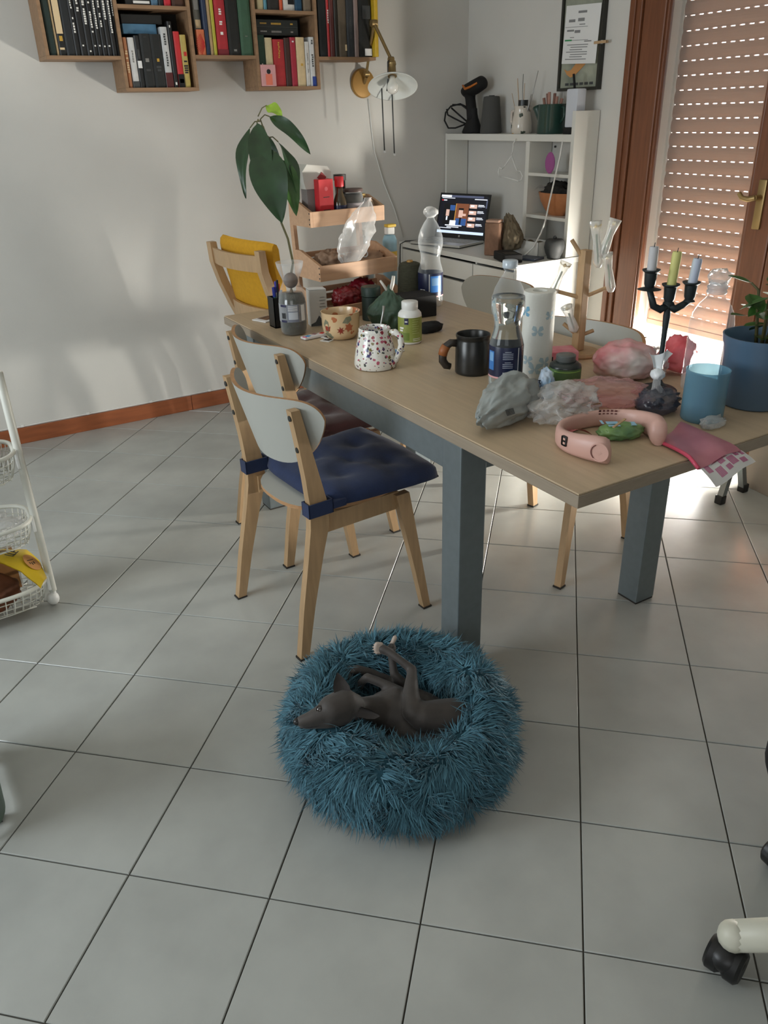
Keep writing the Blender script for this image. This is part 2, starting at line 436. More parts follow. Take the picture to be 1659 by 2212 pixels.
# ================================================================== WALL BOOKSHELF
YB, YF = 3.028, 2.85
bs = thing('wall_bookshelf', 'brown stepped wall bookshelf of staggered cubes full of books', 'bookshelf', (0, 0, 0))
def plank(lo, hi): obj('plank', MB().b2(lo, hi, .0012), M['wshelf'], bs)
T_ = .0155
for (xa, xb, zb_, zt) in ((.700, 1.030, 1.777, 2.30), (1.386, 1.700, 1.784, 2.30), (2.052, 2.394, 1.782, 2.30)):
    plank((xa, YF, zb_), (xb, YB, zb_ + T_)); plank((xa, YF, zt), (xb, YB, zt + T_))
plank((.700, YF, 1.777 + T_), (.700 + T_, YB, 2.30))
for (xa, xb) in ((1.030, 1.386), (1.700, 2.052)):
    for z in (1.647, 1.981, 2.30): plank((xa + (T_ if z < 2.2 and z > 1.7 else 0), YF, z), (xb - (T_ if z < 2.2 and z > 1.7 else 0), YB, z + T_))
    plank((xa, YF, 1.647 + T_), (xa + T_, YB, 2.30)); plank((xb - T_, YF, 1.647 + T_), (xb, YB, 2.30))
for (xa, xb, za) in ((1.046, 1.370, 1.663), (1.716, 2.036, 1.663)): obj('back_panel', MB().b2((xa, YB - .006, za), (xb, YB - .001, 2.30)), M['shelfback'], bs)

CM = {}
def cmat(c):
    if c not in CM: CM[c] = mat('book_cloth_%d' % len(CM), c, 0.5, var=0.18, vscale=30)
    return CM[c]
rb = random.Random(11)
def book(x, w, h, z, col, label, title=None, yf=2.862, d=.13, tcol=None, lean=0.0, extra=None):
    b = MB(); t = .0022; w -= .0016; d = min(d, 3.018 - yf)
    # boards + rounded spine
    pr = [(0, 0), (w, 0), (w, d), (w - t, d), (w - t, t), (t, t), (t, d), (0, d)]
    pr = [(0, .004), (w * .22, .0004), (w * .78, .0004), (w, .004), (w, d), (w - t, d), (w - t, .006), (t, .006), (t, d), (0, d)]
    b.prism(pr, 2, 0, h)
    o = obj('book', b, cmat(col)); o.location = (x + .0008, yf, z); o.rotation_euler = (0, lean, 0)
    tag(o, label, 'book', 'books on the wall bookshelf')
    obj('pages', MB().b2((t, .006, .003), (w - t, d - .003, h - .003)), M['paper'], o)
    if title:
        tm = tcol or M['text_white']; rows = []
        for (za, zb2, wf) in title:
            L = (zb2 - za) * h; n = max(1, int(L / .009)); 
            for q in range(n):
                if rb.random() < .16: continue
                rows.append((w * (.5 + rb.uniform(-.04, .04)), h * za + L * (q + .5) / n, w * wf * rb.uniform(.7, 1), L / n * .72))
        bars('title_print', rows, tm, o, (0, -.0004, 0), (PI / 2, 0, 0))
    if extra: extra(o, w, h)
    return o
def patch(x0, x1, z0, z1, m, name='label_patch'):
    def f(o, w, h): obj(name, MB().b2((w * x0, -.0012, h * z0), (w * x1, .0005, h * z1)), m, o)
    return f
def multi(*fs):
    def f(o, w, h):
        for q in fs: q(o, w, h)
    return f
cream = mat('cream_label', (214, 190, 150), .6); redp = mat('print_red', (190, 40, 40), .5); goldp = mat('print_gold', (190, 150, 60), .4)
zA = 1.7928
TA = 'black paperback with white spine lettering, '
book(.721, .030, .28, zA, (28, 48, 44), 'tall dark green hardback at the end of the shelf, next to cream-labelled spine', lean=0.0, d=.15)
book(.752, .010, .285, zA, (176, 150, 112), 'thin tan book between dark green hardback and cream-labelled spine')
book(.762, .032, .28, zA, (22, 24, 24), 'black book with tall cream label and gold disc on spine', extra=multi(patch(.06, .94, .30, .98, cream), patch(.3, .75, .20, .27, goldp, 'gold_disc'), patch(.15, .8, .08, .11, cream, 'band')))
book(.794, .038, .285, zA, (30, 34, 37), 'thick plain charcoal hardback beside the cream-labelled book')
for k, (x, w_, lab, tt) in enumerate([
    (.832, .024, 'first of the black paperbacks, two separate short titles', [(.32, .55, .35), (.66, .98, .3)]),
    (.857, .028, 'black paperback with short two-word title and white dot low on spine', [(.58, .98, .35), (.13, .16, .3)]),
    (.885, .027, 'black paperback with greenish middle lettering, ring low on spine', [(.40, .98, .4), (.05, .08, .3)]),
    (.912, .021, 'black paperback with long dense title, third row from charcoal hardback', [(.33, .98, .4), (.13, .16, .4)]),
    (.933, .021, 'black paperback with long title and small leaf logo on spine', [(.38, .98, .4), (.13, .16, .4)]),
    (.954, .022, 'black paperback with narrow title ending mid-spine and square logo', [(.40, .97, .35), (.12, .15, .4)]),
    (.976, .022, 'black paperback with bold bluish short title and logo', [(.52, .96, .45), (.13, .16, .4)]),
    (.998, .022, 'black paperback with the longest title of the black row', [(.26, .98, .38)]),
    (1.0085 + .0115, .0095, 'last thin black paperback against the cube side, short upper title', [(.56, .98, .6)])]):
    book(x, w_, .272 + .004 * (k % 3), zA, (21, 21, 22), lab, tt, d=.12)
zBk = 1.6630
book(1.050, .018, .205, zBk, (182, 122, 84), 'orange-brown book with cream lettering at the cube wall', [(.25, .75, .7)], tcol=cream)
book(1.072, .030, .205, zBk, (208, 208, 206), 'white paperback with dark foot beside the orange-brown book', [(.45, .75, .25)], tcol=M['steel'], extra=patch(-.02, 1.02, 0, .13, M['dgray'], 'dark_band'))
book(1.103, .025, .213, zBk, (26, 27, 28), 'slim black book with white square picture on spine', extra=multi(patch(.1, .9, .38, .52, M['paper']), patch(.3, .7, .56, .74, M['dgray'], 'band')))
book(1.129, .049, .221, zBk, (27, 30, 30), 'thick black hardback with silver shield on spine', [(.30, .42, .5), (.93, .95, .3)], tcol=M['dgray'], extra=patch(.3, .65, .48, .55, M['steel'], 'shield'))
book(1.178, .052, .220, zBk, (25, 28, 27), 'thick black hardback with gold shield on spine', [(.30, .42, .45)], tcol=M['dgray'], extra=patch(.4, .62, .49, .55, goldp, 'shield'))
book(1.232, .034, .250, zBk, (198, 200, 200), 'light grey book with dark red foot and vertical title', [(.35, .6, .25), (.7, .9, .3)], tcol=M['dgray'], extra=patch(-.02, 1.02, 0, .25, cmat((84, 26, 28)), 'red_band'))
book(1.269, .022, .273, zBk, (24, 24, 25), 'tallest black book beside the red spine in the lower cube', [(.03, .09, .4), (.9, .95, .3)])
book(1.292, .030, .233, zBk, (196, 44, 48), 'red book with a green apple on its black foot', extra=multi(patch(-.02, 1.02, 0, .24, M['mblack'], 'black_band'), patch(.2, .9, .08, .155, mat('apple_green', (50, 170, 80), .5), 'green_apple')))
book(1.322, .030, .220, zBk, (186, 166, 92), 'mustard yellow book with black capitals down its spine', [(.22, .52, .75)], tcol=M['text_dark'], extra=patch(.4, .85, .6, .68, redp, 'red_mark'))
# lying at the back of the cube
o = obj('book', MB().b2((0, 0, 0), (.157, .10, .040), .002), cmat((74, 118, 148))); o.location = (1.066, 2.885, 1.8845)
tag(o, 'sky blue book lying flat above the upright books', 'book', 'books on the wall bookshelf')
o = obj('book', MB().b2((0, 0, 0), (.19, .10, .038), .002), cmat((20, 21, 20))); o.location = (1.066, 2.890, 1.9248); tag(o, 'black book lying flat on the sky blue one', 'book', 'books on the wall bookshelf')
# upper part of the first cube (only the feet of the books show)
zU = 1.9970
book(1.089, .117, .26, zU, (24, 25, 24), 'wide black book with white letters at its foot, upper cube', extra=patch(.3, .95, .02, .06, M['text_white'], 'lettering'))
book(1.207, .034, .25, zU, (84, 118, 144), 'grey-blue book standing on the upper cube board')
book(1.243, .024, .25, zU, (26, 30, 34), 'thin dark book between grey-blue and bright red spines')
book(1.268, .034, .25, zU, (204, 40, 54), 'bright red book on the upper cube board')
book(1.305, .062, .26, zU, (74, 46, 34), 'wide dark brown book at the end of the upper cube')
# middle open shelf
zC = 1.7998
def rays(o, w, h):
    b = MB()
    for k in range(13):
        a = -1.1 + 2.2 * k / 12
        L = .045; b.box((w * .92 - math.cos(a) * L * .5, -.0006, h * .42 + math.sin(a) * L * .62), (L * .9, .001, .0022), (0, a * 1.0, 0))
    obj('ray_print', b, redp, o)
book(1.412, .034, .27, zC, (112, 112, 104), 'grey marbled book behind the orange rayed one', extra=multi(patch(.1, .9, .42, .55, cream), patch(.1, .8, .7, .9, M['steel'], 'picture')), yf=2.885)
book(1.406, .040, .106, zC, (206, 112, 72), 'small orange book with red sun rays', extra=rays, yf=2.856, d=.022)
book(1.4475, .023, .255, zC, (40, 54, 80), 'slim dark blue book beside the orange rayed one')
book(1.471, .016, .27, zC, (176, 146, 104), 'thin tan book between dark blue and yellow-green spines')
book(1.488, .018, .24, zC, (188, 180, 62), 'yellow-green thin book beside the big red spine')
book(1.509, .055, .28, zC, (176, 44, 52), 'big red hardback with pale lettering on the open shelf', [(.45, .55, .3), (.3, .36, .3), (.6, .7, .3)], extra=patch(0, 1, 0, .09, cmat((120, 30, 40)), 'dark_foot'))
book(1.566, .062, .29, zC, (26, 28, 26), 'thick black hardback with orange emblem near its top', extra=multi(patch(.25, .7, .80, .87, mat('emblem_orange', (214, 140, 90), .5), 'emblem'), patch(.4, .65, .06, .09, M['steel'], 'mark')))
book(1.630, .064, .30, zC, (62, 96, 74), 'thick glossy green binder beside the second cube', extra=patch(.4, .6, .27, .28, M['steel'], 'mark'))
# second cube
zD = 1.6630
o = obj('box', MB().b2((0, 0, 0), (.084, .014, .097), .004), mat('pink_card', (212, 158, 158), .6)); o.location = (1.7175, 2.8515, zD + .0005)
tag(o, 'pink card box with an orange figure in the second cube', 'box'); obj('figure_print', MB().b2((.026, -.0008, .006), (.062, .0004, .055), .0003), mat('salmon_print', (226, 122, 98), .6), o)
obj('figure_hair', MB().lathe([(.0005, 0), (.011, .0005), (.011, .001), (.0005, .0012)], (.044, -.0002, .066), 14, rot=(PI / 2, 0, 0)), M['text_dark'], o)
o.rotation_euler = (0, 0, 0)
book(1.718, .042, .227, zD, (24, 56, 40), 'dark green slim book behind the pink card box', [(.1, .5, .2)], yf=2.868)
book(1.761, .040, .216, zD, (206, 190, 150), 'cream paperback between dark green and red books', yf=2.868)
book(1.802, .060, .209, zD, (172, 44, 48), 'wide red book with thin gold title in the second cube', [(.6, .95, .14)], tcol=goldp)
book(1.863, .033, .216, zD, (62, 36, 30), 'dark brown book between two red books')
book(1.896, .032, .219, zD, (166, 38, 58), 'crimson book with a small white mark at its top', extra=patch(.35, .65, .9, .93, M['paper'], 'mark'))
book(1.929, .048, .220, zD, (212, 190, 148), 'cream book with a small gold seal on its spine', extra=patch(.45, .7, .42, .47, goldp, 'seal'))
book(1.979, .024, .201, zD, (206, 205, 200), 'narrow white book with grey vertical title', [(.3, .8, .25)], tcol=M['steel'])
book(2.0035, .032, .222, zD, (204, 206, 206), 'white book with a blue corner at its foot', [(.35, .75, .3), (.85, .95, .3)], tcol=M['dgray'], extra=patch(.3, 1.0, 0, .2, mat('print_blue', (34, 62, 140), .5), 'blue_corner'))
for k, (zz, lab) in enumerate(((1.8905, 'lower of two black books lying flat in the second cube'), (1.9248, 'upper of two black books lying flat in the second cube'))):
    o = obj('book', MB().b2((0, 0, 0), (.235, .11, .034), .002), cmat((27, 32, 30))); o.location = (1.722, 2.885, zz)
    tag(o, lab, 'book', 'books on the wall bookshelf')
    bars('title_print', [(.03 + .006 * q, .017, .004, .006) for q in range(6)] + [(.09 + .007 * q, .016, .005, .008) for q in range(8)] + [(.2, .016, .014, .006)], goldp if k else M['steel'], o, (0, -.0006, 0), (PI / 2, 0, 0))
zU2 = 1.9970
book(1.735, .033, .25, zU2, (196, 184, 142), 'cream book on the upper board of the second cube')
book(1.769, .018, .24, zU2, (92, 150, 166), 'thin turquoise book beside the cream one above')
book(1.789, .062, .25, zU2, (44, 42, 40), 'wide dark grey book on the second upper board')
book(1.854, .018, .24, zU2, (212, 90, 50), 'thin orange book between dark grey and white spines')
book(1.874, .063, .26, zU2, (214, 212, 206), 'white book with black panel on its spine', extra=patch(.4, .95, .1, .3, M['mblack'], 'black_panel'))
book(1.9385, .039, .26, zU2, (34, 76, 104), 'petrol blue book beside the white one above')
book(1.985, .045, .22, zU2, (120, 106, 88), 'taupe small book at the end of the second upper board')
# last open shelf
zE = 1.7980
book(2.066, .047, .28, zE, (22, 28, 30), 'wide black book beside the thin red one, last shelf')
book(2.113, .015, .27, zE, (190, 50, 50), 'thin bright red book on the last shelf', [(.55, .78, .5)])
book(2.129, .027, .28, zE, (96, 48, 44), 'maroon book beside the thin red one')
book(2.157, .021, .275, zE, (44, 40, 32), 'slim dark olive book on the last shelf')
book(2.179, .049, .28, zE, (96, 84, 68), 'wide worn brown leather book on the last shelf', extra=patch(.75, .95, .1, .2, cream, 'worn_corner'))
book(2.229, .044, .275, zE, (44, 48, 52), 'dark slate book with smudged silver print', [(.3, .7, .3)], tcol=M['dgray'])
book(2.274, .027, .27, zE, (138, 118, 112), 'pinkish grey slim book beside the biggest black one')
book(2.302, .078, .30, zE, (21, 23, 22), 'biggest black album with white label at its foot', extra=multi(patch(.42, .98, .02, .13, M['paper']), patch(.3, .92, .58, .78, M['dgray'], 'panel_print')))
book(2.381, .024, .32, zE, (206, 168, 40), 'bright yellow album at the very end of the shelf', yf=2.832)

# ================================================================== WALL LAMP
lt = thing('wall_lamp', 'brass swing-arm wall lamp with white enamel shade beside the bookshelf', 'lamp', (2.405, 3.029, 1.68))
obj('wall_plate', MB().lathe([(.001, 0), (.072, 0), (.075, .006), (.070, .02), (.05, .026), (.001, .027)], rot=(PI / 2, 0, 0), seg=32), M['brasspaint'], lt, 40)
a = MB(); a.tube([(0, -.02, 0), (.0, -.05, .03)], .010, 10); a.lathe([(.001, -.016), (.015, -.014), (.015, .014), (.001, .016)], (0, -.052, .045), 12, rot=(0, PI / 2, 0))
a.tube([(0, -.052, .045), (-.05, -.23, .262)], .0075, 10); a.lathe([(.001, -.018), (.017, -.016), (.017, .016), (.001, .018)], (-.05, -.232, .268), 12, rot=(0, PI / 2, 0))
a.tube([(-.048, -.236, .264), (-.032, -.365, .10)], .0085, 10); a.lathe([(.001, -.015), (.014, -.013), (.014, .013), (.001, .015)], (-.032, -.368, .095), 12, rot=(0, PI / 2, 0))
obj('swing_arm', a, M['brass'], lt, 40)
sk = (-.033, -.378, .075)
tilt = Vector((0, 0, 1)).rotation_difference(Vector((.23, .40, .88)).normalized()).to_matrix()
def L_(p): return tuple(Vector(sk) + tilt @ Vector(p))
obj('lamp_socket', MB().lathe([(.001, .012), (.02, .010), (.022, -.004), (.019, -.008), (.021, -.05), (.026, -.056), (.026, -.066), (.001, -.066)], sk, 20, rot=tilt), M['brass'], lt, 40)
obj('lamp_shade', MB().lathe([(.026, -.062), (.038, -.07), (.075, -.088), (.115, -.108), (.128, -.118), (.130, -.123), (.126, -.122), (.113, -.112), (.073, -.092), (.036, -.074), (.024, -.066)], sk, 40, cap=False, rot=tilt), mat('white_enamel', (222, 226, 222), .25, coat=.4), lt, True)
obj('bulb', MB().lathe([(.001, -.066), (.014, -.068), (.016, -.085), (.028, -.11), (.031, -.126), (.026, -.144), (.012, -.155), (.001, -.157)], sk, 20, rot=tilt), mat('frosted_bulb', (226, 224, 216), .12, coat=.6), lt, True)
cd = MB(); cd.tube([(-.03, -.37, .10), (-.055, -.375, .085), (-.06, -.38, .0), (-.062, -.37, -.05)], .004, 8); obj('flex', cd, M['dsteel'], lt, True)
for (dx, zl) in ((-.045, -.335), (.018, -.352)):
    s = MB(); s.tube([(sk[0] + dx, sk[1] + .035, -.02), (sk[0] + dx + .004, sk[1] + .035, -.18), (sk[0] + dx + .009, sk[1] + .035, zl)], .0035, 8)
    st = obj('pull_cord', s, M['dsteel'], lt, True)
    obj('bead', MB().ico((sk[0] + dx + .009, sk[1] + .035, zl - .006), .007, 2), M['pet'], st, True)
wc = MB(); wc.tube([(2.44, 3.024, 1.60), (2.455, 3.024, 1.45), (2.47, 3.024, 1.33), (2.53, 3.024, 1.15), (2.60, 3.024, 1.0), (2.66, 3.024, .83)], .0028, 6)
tag(obj('lamp_cable', wc, M['whitep'], None, True), 'thin white cable hanging down the wall below the lamp', 'cable')

# ================================================================== DINING TABLE
TX0, TX1, TY0, TY1, TZ = 1.015, 1.915, -.275, 1.825, .787
tb = thing('dining_table', 'long oak-topped dining table on square grey metal legs, crowded with things', 'table', (0, 0, 0))
obj('tabletop', MB().b2((TX0 + .003, TY0 + .003, TZ - .004), (TX1 - .003, TY1 - .003, TZ), .001), M['tabletop'], tb)
obj('edge_band', MB().b2((TX0, TY0, TZ - .034), (TX1, TY1, TZ - .0041), .002), M['tedge'], tb)
for (lo, hi) in (((1.024, .155, .665), (1.046, 1.615, TZ - .0345)), ((1.83, .155, .665), (1.852, 1.615, TZ - .0345)), ((1.046, .17, .665), (1.83, .19, TZ - .0345)), ((1.046, 1.58, .665), (1.83, 1.60, TZ - .0345))):
    obj('apron', MB().b2(lo, hi, .002), M['tgray'], tb)
for x in (1.02, 1.77):
    for y in (.153, 1.530):
        lg = obj('leg', MB().b2((x, y, .006), (x + .085, y + .085, TZ - .035), .004), M['tgray'], tb)
        obj('foot_pad', MB().b2((x + .002, y + .002, 0), (x + .083, y + .083, .006)), M['felt'], lg)

# ================================================================== PLYWOOD CHAIRS
def bent(b, pts, w, y, ty):
    """square-section bent post: pts (x, z, depth along x), constant y"""
    prev = None; first = None
    for x, z, d in pts:
        r = b.ring([(x - d / 2, y - ty / 2, z), (x + d / 2, y - ty / 2, z), (x + d / 2, y + ty / 2, z), (x - d / 2, y + ty / 2, z)])
        if prev: b.bridge(prev, r)
        else: first = r
        prev = r
    b.cap(list(reversed(first))); b.cap(prev)
def splay(b, y):
    for v in b.bm.verts:
        if v.co.z < .43: v.co.y += (.017 if y > 0 else -.017) * (1 - v.co.z / .43)
def backrest():
    b = MB(); nu, nv = 41, 15; H0, ZW = .600, .772
    def P(u, v, off):
        s = math.sin((2 * u - 1) * PI / 2); t_ = abs(s)
        zt = ZW + (.824 + .010 * t_ ** 2 - ZW) * (1 - t_ ** 9) ** .5 if t_ < .9999 else ZW + .0005
        bot = H0 + (ZW - H0) * (1 - (1 - t_ ** 3.2) ** .80) if t_ < .9999 else ZW - .0005
        z = bot + (zt - bot) * v
        y = s * .252
        x = -.184 - .066 * (z - H0) / .23 + .108 * t_ ** 1.9
        nx = 1.0; ny = -.108 * 1.9 * t_ ** .9 * (1 if s > 0 else -1) / .252
        L = math.hypot(nx, ny)
        return Vector((x + off * nx / L, y + off * ny / L, z))
    A = [[b.bm.verts.new(P(u / (nu - 1), v / (nv - 1), -.006)) for u in range(nu)] for v in range(nv)]
    B = [[b.bm.verts.new(P(u / (nu - 1), v / (nv - 1), .006)) for u in range(nu)] for v in range(nv)]
    for v in range(nv - 1): b.bridge(A[v], A[v + 1], False); b.bridge(B[v], B[v + 1], False)
    e0 = len(b.bm.faces)
    loopA = A[0] + [A[v][-1] for v in range(1, nv)] + list(reversed(A[-1]))[1:] + [A[v][0] for v in range(nv - 2, 0, -1)]
    loopB = B[0] + [B[v][-1] for v in range(1, nv)] + list(reversed(B[-1]))[1:] + [B[v][0] for v in range(nv - 2, 0, -1)]
    fs = set(b.bm.faces); b.bridge(loopA, loopB)
    for f in b.bm.faces:
        if f not in fs: f.material_index = 1
    return b
def seat_cushion(seed):
    b = MB(); n = 33
    tufts = [(-.09, -.09), (-.09, .09), (.09, -.09), (.09, .09), (0, 0)]
    def P(u, v, top):
        sx, sy = 2 * u - 1, 2 * v - 1
        e = max(abs(sx), abs(sy)); k = (1 - e ** 5) ** .5 if e < 1 else 0
        qx = sx * math.sqrt(1 - .22 * sy ** 4); qy = sy * math.sqrt(1 - .22 * sx ** 4); x = qx * .228; y = qy * (.228 + .012 * sx)
        h = .034 * k ** .8
        for tx, ty in tufts: h -= .014 * math.exp(-((x - tx) ** 2 + (y - ty) ** 2) / .0016)
        h += k * .007 * fbm((x, y, seed), 9, seed) - k * .006 * max(0, 1 - abs(x + y * .3) / .02) * .5
        z = h if top else -.012 * k
        z += .012 * (max(0, sx) ** 4) * (sy * .6)
        return Vector((x, y, z))
    Tp = [[b.bm.verts.new(P(u / (n - 1), v / (n - 1), True)) for u in range(n)] for v in range(n)]
    Bt = [[(Tp[v][u] if u in (0, n - 1) or v in (0, n - 1) else b.bm.verts.new(P(u / (n - 1), v / (n - 1), False))) for u in range(n)] for v in range(n)]
    for v in range(n - 1): b.bridge(Tp[v], Tp[v + 1], False); b.bridge(Bt[v], Bt[v + 1], False)
    return b
def make_chair(label):
    c = thing('dining_chair', label, 'chair', (0, 0, 0), 0, 'plywood chairs round the table')
    obj('backrest', backrest(), [M['ply'], M['birchedge']], c, 35)
    s = MB(); ol = []
    for k in range(40):
        a = 2 * PI * k / 40; r = 1 / ((abs(math.cos(a)) ** 2.6 + abs(math.sin(a)) ** 2.6) ** (1 / 2.6))
        ol.append((.015 + .205 * r * math.cos(a), .205 * r * math.sin(a) * (1.0 + .06 * math.cos(a))))
    s.prism(ol, 2, .458, .470); st = obj('seat', s, [M['ply'], M['birchedge']], c)
    for p in st.data.polygons:
        if abs(p.normal.z) < .5: p.material_index = 1
    for y in (-.205, .205):
        b = MB(); bent(b, [(-.240, .006, .030), (-.208, .17, .040), (-.168, .34, .052), (-.146, .43, .064), (-.144, .50, .060), (-.160, .60, .046), (-.178, .70, .036), (-.198, .805, .028)], 0, y, .028)
        splay(b, y); l = obj('rear_post', b, M['birch'], c)
        obj('foot_pad', MB().box((-.241, y * 1.083, .003), (.036, .032, .006)), M['felt'], l)
        for z in (.782, .685): obj('bolt', MB().lathe([(.001, -.004), (.0085, -.003), (.0085, .003), (.001, .004)], (-.198 - .0145 + (.805 - z) * .16, y, z), 12, rot=(0, PI / 2, 0)), M['dsteel'], l)
        b = MB(); bent(b, [(.242, .006, .028), (.215, .16, .034), (.170, .40, .048), (.160, .450, .050)], 0, y, .026)
        splay(b, y); l = obj('front_leg', b, M['birch'], c); obj('foot_pad', MB().box((.243, y * 1.083, .003), (.034, .032, .006)), M['felt'], l)
        b = MB(); b.prism([(-.145, .395), (.165, .395), (.155, .455), (-.145, .455)], 1, y * .93 - .009, y * .93 + .009); obj('side_rail', b, M['birch'], c)
    obj('cross_rail', MB().b2((.10, -.176, .405), (.118, .176, .455)), M['birch'], c); obj('cross_rail', MB().b2((-.105, -.176, .405), (-.087, .176, .455)), M['birch'], c)
    return c
def cushion(loc, rz, m, label, seed, sc=1.0):
    t = thing('seat_cushion', label, 'cushion', loc, rz)
    o = obj('pad', seat_cushion(seed), m, t, True); o.scale = (sc * .93, sc, 1.25)
    for y in (-.205, .205):
        b = MB(); x0, x1 = -.284, -.200
        for (lo, hi) in (((x0, y - .021, -.014), (x1, y - .0165, .030)), ((x0, y + .0165, -.014), (x1, y + .021, .030)), ((x0, y - .021, -.014), (x0 + .0045, y + .021, .030)), ((x1 - .0045, y - .021, -.014), (x1, y + .021, .030))):
            b.b2(lo, hi, .001)
        b.b2((x1, y - .016, -.008), (x1 + .05, y + .016, .016), .004)
        obj('strap', b, m, t)
    return t
ch1 = make_chair('nearest white plywood chair, navy cushion tied to its seat')
ch1.location = (.9085, .748, 0); ch1.rotation_euler = (0, 0, math.radians(4))
ch2 = dup(ch1, (1.120, 1.283, 0), math.radians(2), 'second white plywood chair along the table, dark maroon cushion on it')
ch3 = dup(ch1, (1.812, .662, 0), math.radians(195), 'white plywood chair across the table, its back behind the wooden mug tree')
ch4 = dup(ch1, (2.075, 1.520, 0), math.radians(180), 'white plywood chair across the table, its back behind the water bottles')
cushion((.9085 + .100, .748 + .007, .484), math.radians(4), M['bluevel'], 'quilted navy velvet cushion tied to the nearest plywood chair', 1.3, 1.06)
cushion((1.120 + .125, 1.283 + .006, .484), math.radians(2), M['brownvel'], 'dark maroon velvet cushion on the second plywood chair', 7.7, 1.08)

# ================================================================== YELLOW CHAIR (beyond the far end of the table, facing the desk)
yc = thing('armchair', 'pale oak bentwood chair with mustard yellow upholstery beyond the table', 'chair', (1.285, 2.285, 0), math.radians(8))
for y in (-.225, .225):
    b = MB(); bent(b, [(.27, .006, .034), (.25, .25, .040), (.175, .46, .046), (.120, .58, .046), (.068, .69, .044), (.022, .80, .042), (-.010, .90, .038), (-.018, .992, .034)], 0, y, .040)
    obj('rear_post', b, M['oak'], yc); b = MB(); bent(b, [(.50, .0, .034), (.46, .30, .04), (.42, .44, .046)], 0, y, .040); obj('front_leg', b, M['oak'], yc)
    obj('side_rail', MB().b2((.04, y - .013, .40), (.44, y + .013, .455), .003), M['oak'], yc)
for (z0, z1, x0) in ((.895, .968, -.012), (.640, .712, .068)):
    b = MB(); pr = None
    for k in range(13):
        s = -1 + 2 * k / 12; x = x0 - .035 * (1 - s * s); r = b.ring([(x - .008 - .0, .205 * s, z0), (x + .008, .205 * s, z0), (x + .008 - .006, .205 * s, z1), (x - .008 - .006, .205 * s, z1)])
        if pr: b.bridge(pr, r)
        else: b.cap(list(reversed(r)))
        pr = r
    b.cap(pr); obj('back_rail', b, M['oak'], yc)
b = MB(); pr = None
prof = [(.085, .54), (.070, .66), (.045, .76), (.022, .86), (.006, .94), (.002, .985), (.006, 1.008), (.022, 1.022), (.042, 1.016), (.056, .995), (.062, .94), (.080, .86), (.104, .76), (.135, .66), (.15, .54)]
for k in range(15):
    s = -1 + 2 * k / 14; e = max(0, abs(s) - .86) / .14
    dx = -.028 * (1 - s * s) + .02; cx, cz = .06, .78
    r = b.ring([(x * (1 - .35 * e * e) + .06 * .35 * e * e + dx, .232 * s, z * (1 - .03 * e * e) + cz * .03 * e * e) for x, z in prof])
    if pr: b.bridge(pr, r)
    else: b.cap(list(reversed(r)))
    pr = r
b.cap(pr); obj('back_cushion', b, M['yellow'], yc, 50)
obj('seat_cushion', MB().b2((.03, -.232, .455), (.50, .232, .53), .025), M['yellow'], yc, 50)

# ================================================================== DESK WITH HUTCH
DX, DZ = 2.63, .81
dk = thing('desk', 'white corner desk with four drawers against the wall', 'desk', (0, 0, 0))
obj('desktop', MB().b2((DX, 1.885, DZ - .028), (3.134, 3.024, DZ), .0015), M['white'], dk)
obj('side_panel', MB().b2((DX + .008, 1.892, 0), (3.130, 1.912, DZ - .0285), .001), M['white'], dk)
obj('side_panel', MB().b2((DX + .008, 3.000, 0), (3.130, 3.020, DZ - .0285), .001), M['white'], dk)
obj('back_panel', MB().b2((3.116, 1.912, .02), (3.130, 3.0, DZ - .0285)), M['white'], dk)
obj('partition', MB().b2((DX + .03, 2.258, .06), (3.116, 2.274, DZ - .0285)), M['white'], dk)
for (ya, yb) in ((1.914, 2.262), (2.270, 2.998)):
    for (za, zb2) in ((.672, .768), (.40, .655), (.09, .39)):
        d = obj('drawer', MB().b2((DX + .006, ya, za), (DX + .024, yb, zb2), .001), M['white'], dk)
obj('carcass', MB().b2((DX + .03, 1.914, .05), (3.11, 2.256, .70)), M['dgray'], dk); obj('carcass', MB().b2((DX + .03, 2.276, .05), (3.11, 2.998, .70)), M['dgray'], dk)

HX = 2.975
hu = thing('desk_hutch', 'white shelf unit standing on the corner desk', 'shelf', (0, 0, 0))
def hp(name, lo, hi): return obj(name, MB().b2(lo, hi, .001), M['white'], hu)
hp('side_panel', (HX, 3.006, DZ + .0005), (3.134, 3.022, 1.407)); hp('side_panel', (HX - .004, 1.895, DZ + .0005), (3.134, 1.919, 1.512))
hp('top_board', (HX, 1.9195, 1.372), (3.134, 3.0055, 1.406)); hp('divider', (HX + .002, 2.238, DZ + .0005), (3.134, 2.268, 1.3715))
hp('shelf_board', (HX + .002, 1.9195, 1.202), (3.134, 2.2375, 1.218)); hp('shelf_board', (HX + .002, 1.9195, .989), (3.134, 2.2375, 1.006))
for (y, z) in ((2.21, 1.34), (2.06, 1.345)): obj('peg_hole', MB().lathe([(.001, 0), (.006, .0), (.006, .002), (.001, .002)], (3.1335, y, z), 10, rot=(0, -PI / 2, 0)), M['text_dark'], hu)

